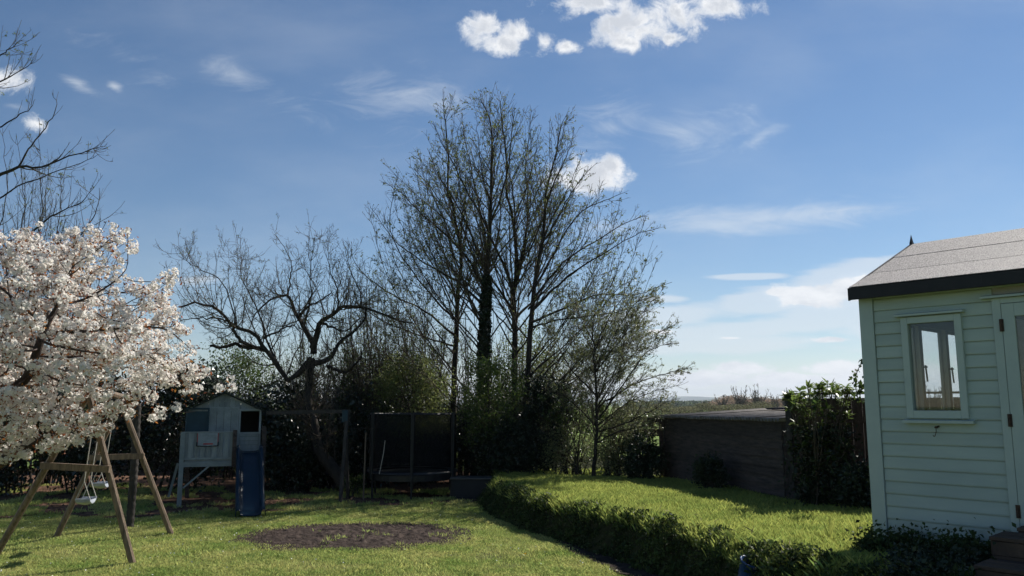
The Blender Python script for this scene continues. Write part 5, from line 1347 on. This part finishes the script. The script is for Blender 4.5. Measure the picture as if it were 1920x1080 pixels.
shrub('ivy_bush', 'dark ivy mound at the foot of the tall trunks', P(950, 870, 18.9)[0], 18.9, .9, .5, 1.15, 12000, .07, 'leaf_ivy', zc=.5, clumps=100, spreadc=.15)
shrub('open_shrub', 'light open shrub below the young tree with field showing through', P(1075, 850, 18.6)[0], 18.6, .75, .4, 1.35, 4200, .045, 'leaf_pale', zc=.6, clumps=90, group='open pale shrubs under the young tree', spreadc=.16, stems=24)
shrub('open_shrub', 'light open shrub right of the young tree trunk', P(1155, 850, 17.9)[0], 17.9, .75, .4, 1.6, 7000, .045, 'leaf_pale', zc=.8, clumps=90, group='open pale shrubs under the young tree', spreadc=.16, stems=24)
shrub('bramble', 'dark low bramble at the left end of the shed', P(1205, 880, 17.2)[0], 17.2, .45, .4, 1.0, 6000, .06, 'leaf_dark', zc=.4, clumps=60, spreadc=.14)
shrub('bramble', 'dark shrub against the middle of the shed wall', P(1345, 880, 14.2)[0] - .05, 14.5, .3, .25, .6, 4000, .05, 'leaf_dark', zc=.35, clumps=50, spreadc=.18)
shrub('sun_weed', 'small sunlit green weed beside the trampoline leg', P(665, 870, 18.3)[0], 18.3, .3, .2, .5, 900, .05, 'leaf_fresh', zc=.3, clumps=16, stems=5, cat='plant')
# camellia with glints by the playhouse
shrub('camellia', 'glossy leaved shrub with glinting leaves between slide and leaning trunk', P(545, 860, 18.9)[0], 18.9, .85, .5, 1.6, 5500, .085, 'leaf_gloss', zc=.8, clumps=80, spreadc=.14)
shrub('camellia', 'glossy leaved shrub right of the leaning trunk', P(625, 830, 19.3)[0], 19.3, .6, .4, 1.75, 4500, .085, 'leaf_gloss', zc=1.1, clumps=70, spreadc=.14)

# laurel with leaf rosettes
def laurel():
    b = np.array([4.56, 12.0, gz(4.56, 12.0)]); t = thing('laurel', 'tall laurel with star like leaf rosettes sunlit at the top before the fence', 'shrub', b)
    tips = []
    for i in range(135):
        a = rng.random() * 6.28; zt = rng.random() ** .55 * 1.70 + .08; w = (.22 + .32 * zt / 1.7) * rng.random() ** .5
        tips.append(b + [math.cos(a) * w + .02, math.sin(a) * w * .55, zt])
    for px, py in [(1500, 735), (1515, 728), (1528, 742), (1492, 750), (1478, 752), (1545, 745), (1560, 735), (1572, 750), (1585, 760), (1530, 760), (1590, 775), (1552, 720)]:
        tips.append(P(px, py, 11.9 + rng.normal() * .15))
    tips = np.array(tips); lm = []
    for p in tips:
        c0 = b + [rng.normal() * .1, rng.normal() * .06, 0]; lm.append((curve_pts([c0, c0 * .45 + p * .55 + [0, 0, .1], p], 8, .012), np.linspace(.012, .005, 8)))
    tt = Tubes(); tt.add(np.array([a for a, _ in lm]), np.array([a for _, a in lm]), 5); link('stems', tt.mesh('stems', 'twig', b), t, kind='stuff')
    V = []; k = 11; c = np.repeat(tips, k, 0); d = unit(rand_unit(len(c)) * np.array([1, 1, .55]) + [0, 0, .25]); L = rng.uniform(.09, .165, (len(c), 1)); w = unit(np.cross(d, [0, 0, 1.])) * L * .15
    n_ = np.cross(w, d); n_ = unit(n_) * L * .06
    V = np.stack([c, c + d * L * .5 + w + n_, c + d * L - [0, 0, .015], c + d * L * .5 - w + n_], 1).reshape(-1, 3)
    link('leaf_rosettes', quads_mesh('leaf_rosettes', V, 'leaf_laurel', b), t, kind='stuff')
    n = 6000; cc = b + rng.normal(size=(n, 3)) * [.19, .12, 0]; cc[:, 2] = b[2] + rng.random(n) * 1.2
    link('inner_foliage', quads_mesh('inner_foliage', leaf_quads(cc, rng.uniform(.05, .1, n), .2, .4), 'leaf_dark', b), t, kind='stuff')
laurel()
shrub('bramble', 'dark tangled growth along the fence behind the summerhouse corner', 5.0, 11.5, .5, .3, .6, 7000, .06, 'leaf_dark', zc=.25, clumps=80, spreadc=.18)
# climbing sprig
def sprig():
    pts = [P(x_, y_, 11.4) for x_, y_ in ((1612, 760), (1606, 735), (1604, 712), (1610, 690), (1622, 676), (1628, 668))]; b = pts[0]; t = thing('climber', 'leafy climber sprig arching above the fence beside the summerhouse', 'climber', b)
    c = curve_pts(pts, 20); c2 = curve_pts([P(1612, 745, 11.4), P(1616, 725, 11.35), P(1624, 715, 11.3)], 20)
    tt = Tubes(); tt.add(np.array([c, c2]), np.array([np.linspace(.008, .003, 20)] * 2), 5); link('stems', tt.mesh('stems', 'twig', b), t, kind='stuff')
    cc = on_branches(np.array([c, c2]), 130, .05, .035); link('foliage', quads_mesh('foliage', leaf_quads(cc, rng.uniform(.04, .075, 130), 0, .8), 'leaf_fresh', b), t, kind='stuff')
sprig()

# ------------------------------------------------------------------ bank planting
def bank_cover():
    n = 90000; x = rng.uniform(-1.3, 5.2, n); y = rng.uniform(4.5, 19.5, n); d = sd_bank(x, y); k = (d > -.04) & (d < .40 + .5 * (fbm(x * 2, y * 2) - .45)) & (np.abs(x) < y * .72 + .5)
    x, y, d = x[k], y[k], d[k]
    dens = fbm(x * 3.1 + 2, y * 3.1); k = rng.random(len(x)) < np.clip((dens - .24) * 4, .4, 1); x, y, d, dens = x[k], y[k], d[k], dens[k]
    h = .03 + .22 * np.clip(dens - .3, 0, .4) / .4 * smoothstep(d, -.1, .2) * (1 - .65 * smoothstep(d, .25, .45))
    V = []; M2 = []
    for k in range(7):
        c = np.stack([x, y, ground_z(x, y)], 1) + np.stack([rng.normal(size=len(x)) * .035, rng.normal(size=len(x)) * .035, rng.random(len(x)) * h + .005], 1)
        V.append(leaf_quads(c, rng.uniform(.025, .07, len(c)), .5, .5))
    V = np.concatenate(V)
    link('bank_plants', quads_mesh('bank_plants', V, 'leaf_dark2'), kind='stuff', label='dense low leafy ground cover down the side of the bank', cat='ground cover')
    # dry stems
    n = 2600; x = rng.uniform(0, 5, n); y = rng.uniform(5.5, 13, n); d = sd_bank(x, y); k = (d > .1) & (d < .6) & (fbm(x * 2.4 + 8, y * 2.4) > .5); x, y = x[k], y[k]
    c = np.stack([x, y, ground_z(x, y) + .05 + rng.random(len(x)) * .1], 1)
    link('dry_stems', quads_mesh('dry_stems', leaf_quads(c, rng.uniform(.08, .22, len(c)), 1, .05), 'dry_stem'), kind='stuff', label='dry brown stems lying over the bank edge', cat='dry stems')
    # grass tussocks overhanging the slope
    n = 16000; x = rng.uniform(-1.3, 5.2, n); y = rng.uniform(4.5, 19.5, n); d = sd_bank(x, y); k = (d > .22) & (d < .5) & (fbm(x * 2, y * 2 + 4) > .46) & (np.abs(x) < y * .72 + .5); x, y = x[k], y[k]
    gn_scatter('bank_grass', np.stack([x, y, ground_z(x, y)], 1), rng.random(len(x)) * 6.28, .6 + .9 * rng.random(len(x)), [tuft_proto('tuft', 12, .05, .11, .05, .003, 'blade_long', 1.4) for _ in range(3)], label='grass tussocks hanging over the edge of the bank', cat='grass')
mat('leaf_dark2', (0.085, 0.12, 0.035), 0.6, scale=2.2, dark=(0.03, 0.048, 0.016), island=0.4, trans=0.35, spec=0.2)
bank_cover()
# growth before the summerhouse wall
for i, (s_, lb) in enumerate([(.25, 'dark weeds against the left foot of the summerhouse wall'), (.75, 'dark weeds under the summerhouse window'), (1.15, 'dark weeds beside the wooden steps')]):
    px_ = HB[0] + math.cos(ROT) * s_ + math.sin(ROT) * .32; py_ = HB[1] + math.sin(ROT) * s_ - math.cos(ROT) * .32
    shrub('weed_clump', lb, px_, py_, .34, .2, .17, 2600, .045, 'leaf_dark2', zc=.06, clumps=40, stems=10, cat='plant', group='weeds along the summerhouse wall', spreadc=.35)
for i, (s_, o_y, lb) in enumerate([(.72, .8, 'dark weeds a step out below the summerhouse window'), (1.05, .75, 'dark weeds just left of the lower wooden step'), (.95, 1.3, 'dark weeds at the lower right before the steps')]):
    px_ = HB[0] + math.cos(ROT) * s_ + math.sin(ROT) * o_y; py_ = HB[1] + math.sin(ROT) * s_ - math.cos(ROT) * o_y
    shrub('weed_clump', lb, px_, py_, .34, .26, .11, 3000, .04, 'leaf_dark', zc=.04, clumps=50, stems=10, cat='plant', group='weeds along the summerhouse wall', spreadc=.4)
# iris like blades at the foot of bank
def iris(px, py, lb):
    q = G(px, py, .35); b = np.array([q[0], q[1], gz(q[0], q[1])]); t = thing('iris_plant', lb, 'plant', b, group='spiky leaved plants on the bank')
    for j in range(14):
        a = rng.random() * 6.28; L = rng.uniform(.18, .36); l = rng.uniform(.1, .6); d = np.array([math.cos(a) * l, math.sin(a) * l, 1.]); d /= np.linalg.norm(d); w = np.array([-math.sin(a), math.cos(a), 0]) * .006
        V = [-w, w, d * L * .6 + w * .9, d * L * .6 - w * .9, d * L + np.array([math.cos(a), math.sin(a), -.4]) * .04 * l]
        link('blade', make_mesh('blade', V, [(0, 1, 2, 3), (3, 2, 4)], 'blade_long'), t)
iris(1560, 1068, 'spiky leaved plant low on the bank left of the summerhouse'); iris(1612, 1060, 'spiky leaved plant at the foot of the summerhouse corner')

# ------------------------------------------------------------------ air
hz = MB().box(-13000, 13000, -450, 13000, -1.3, 220).build('haze', None, None, kind='stuff', label='thin pale air haze over the whole view', cat='haze')
m = bpy.data.materials.new('haze_air'); m.use_nodes = True; n, l = m.node_tree.nodes, m.node_tree.links; n.remove(n['Principled BSDF'])
v = n.new('ShaderNodeVolumePrincipled'); v.inputs['Color'].default_value = (0.80, 0.88, 1.0, 1); v.inputs['Density'].default_value = 0.00010; v.inputs['Anisotropy'].default_value = 0.2
l.new(v.outputs[0], n['Material Output'].inputs['Volume']); hz.data.materials.append(m)
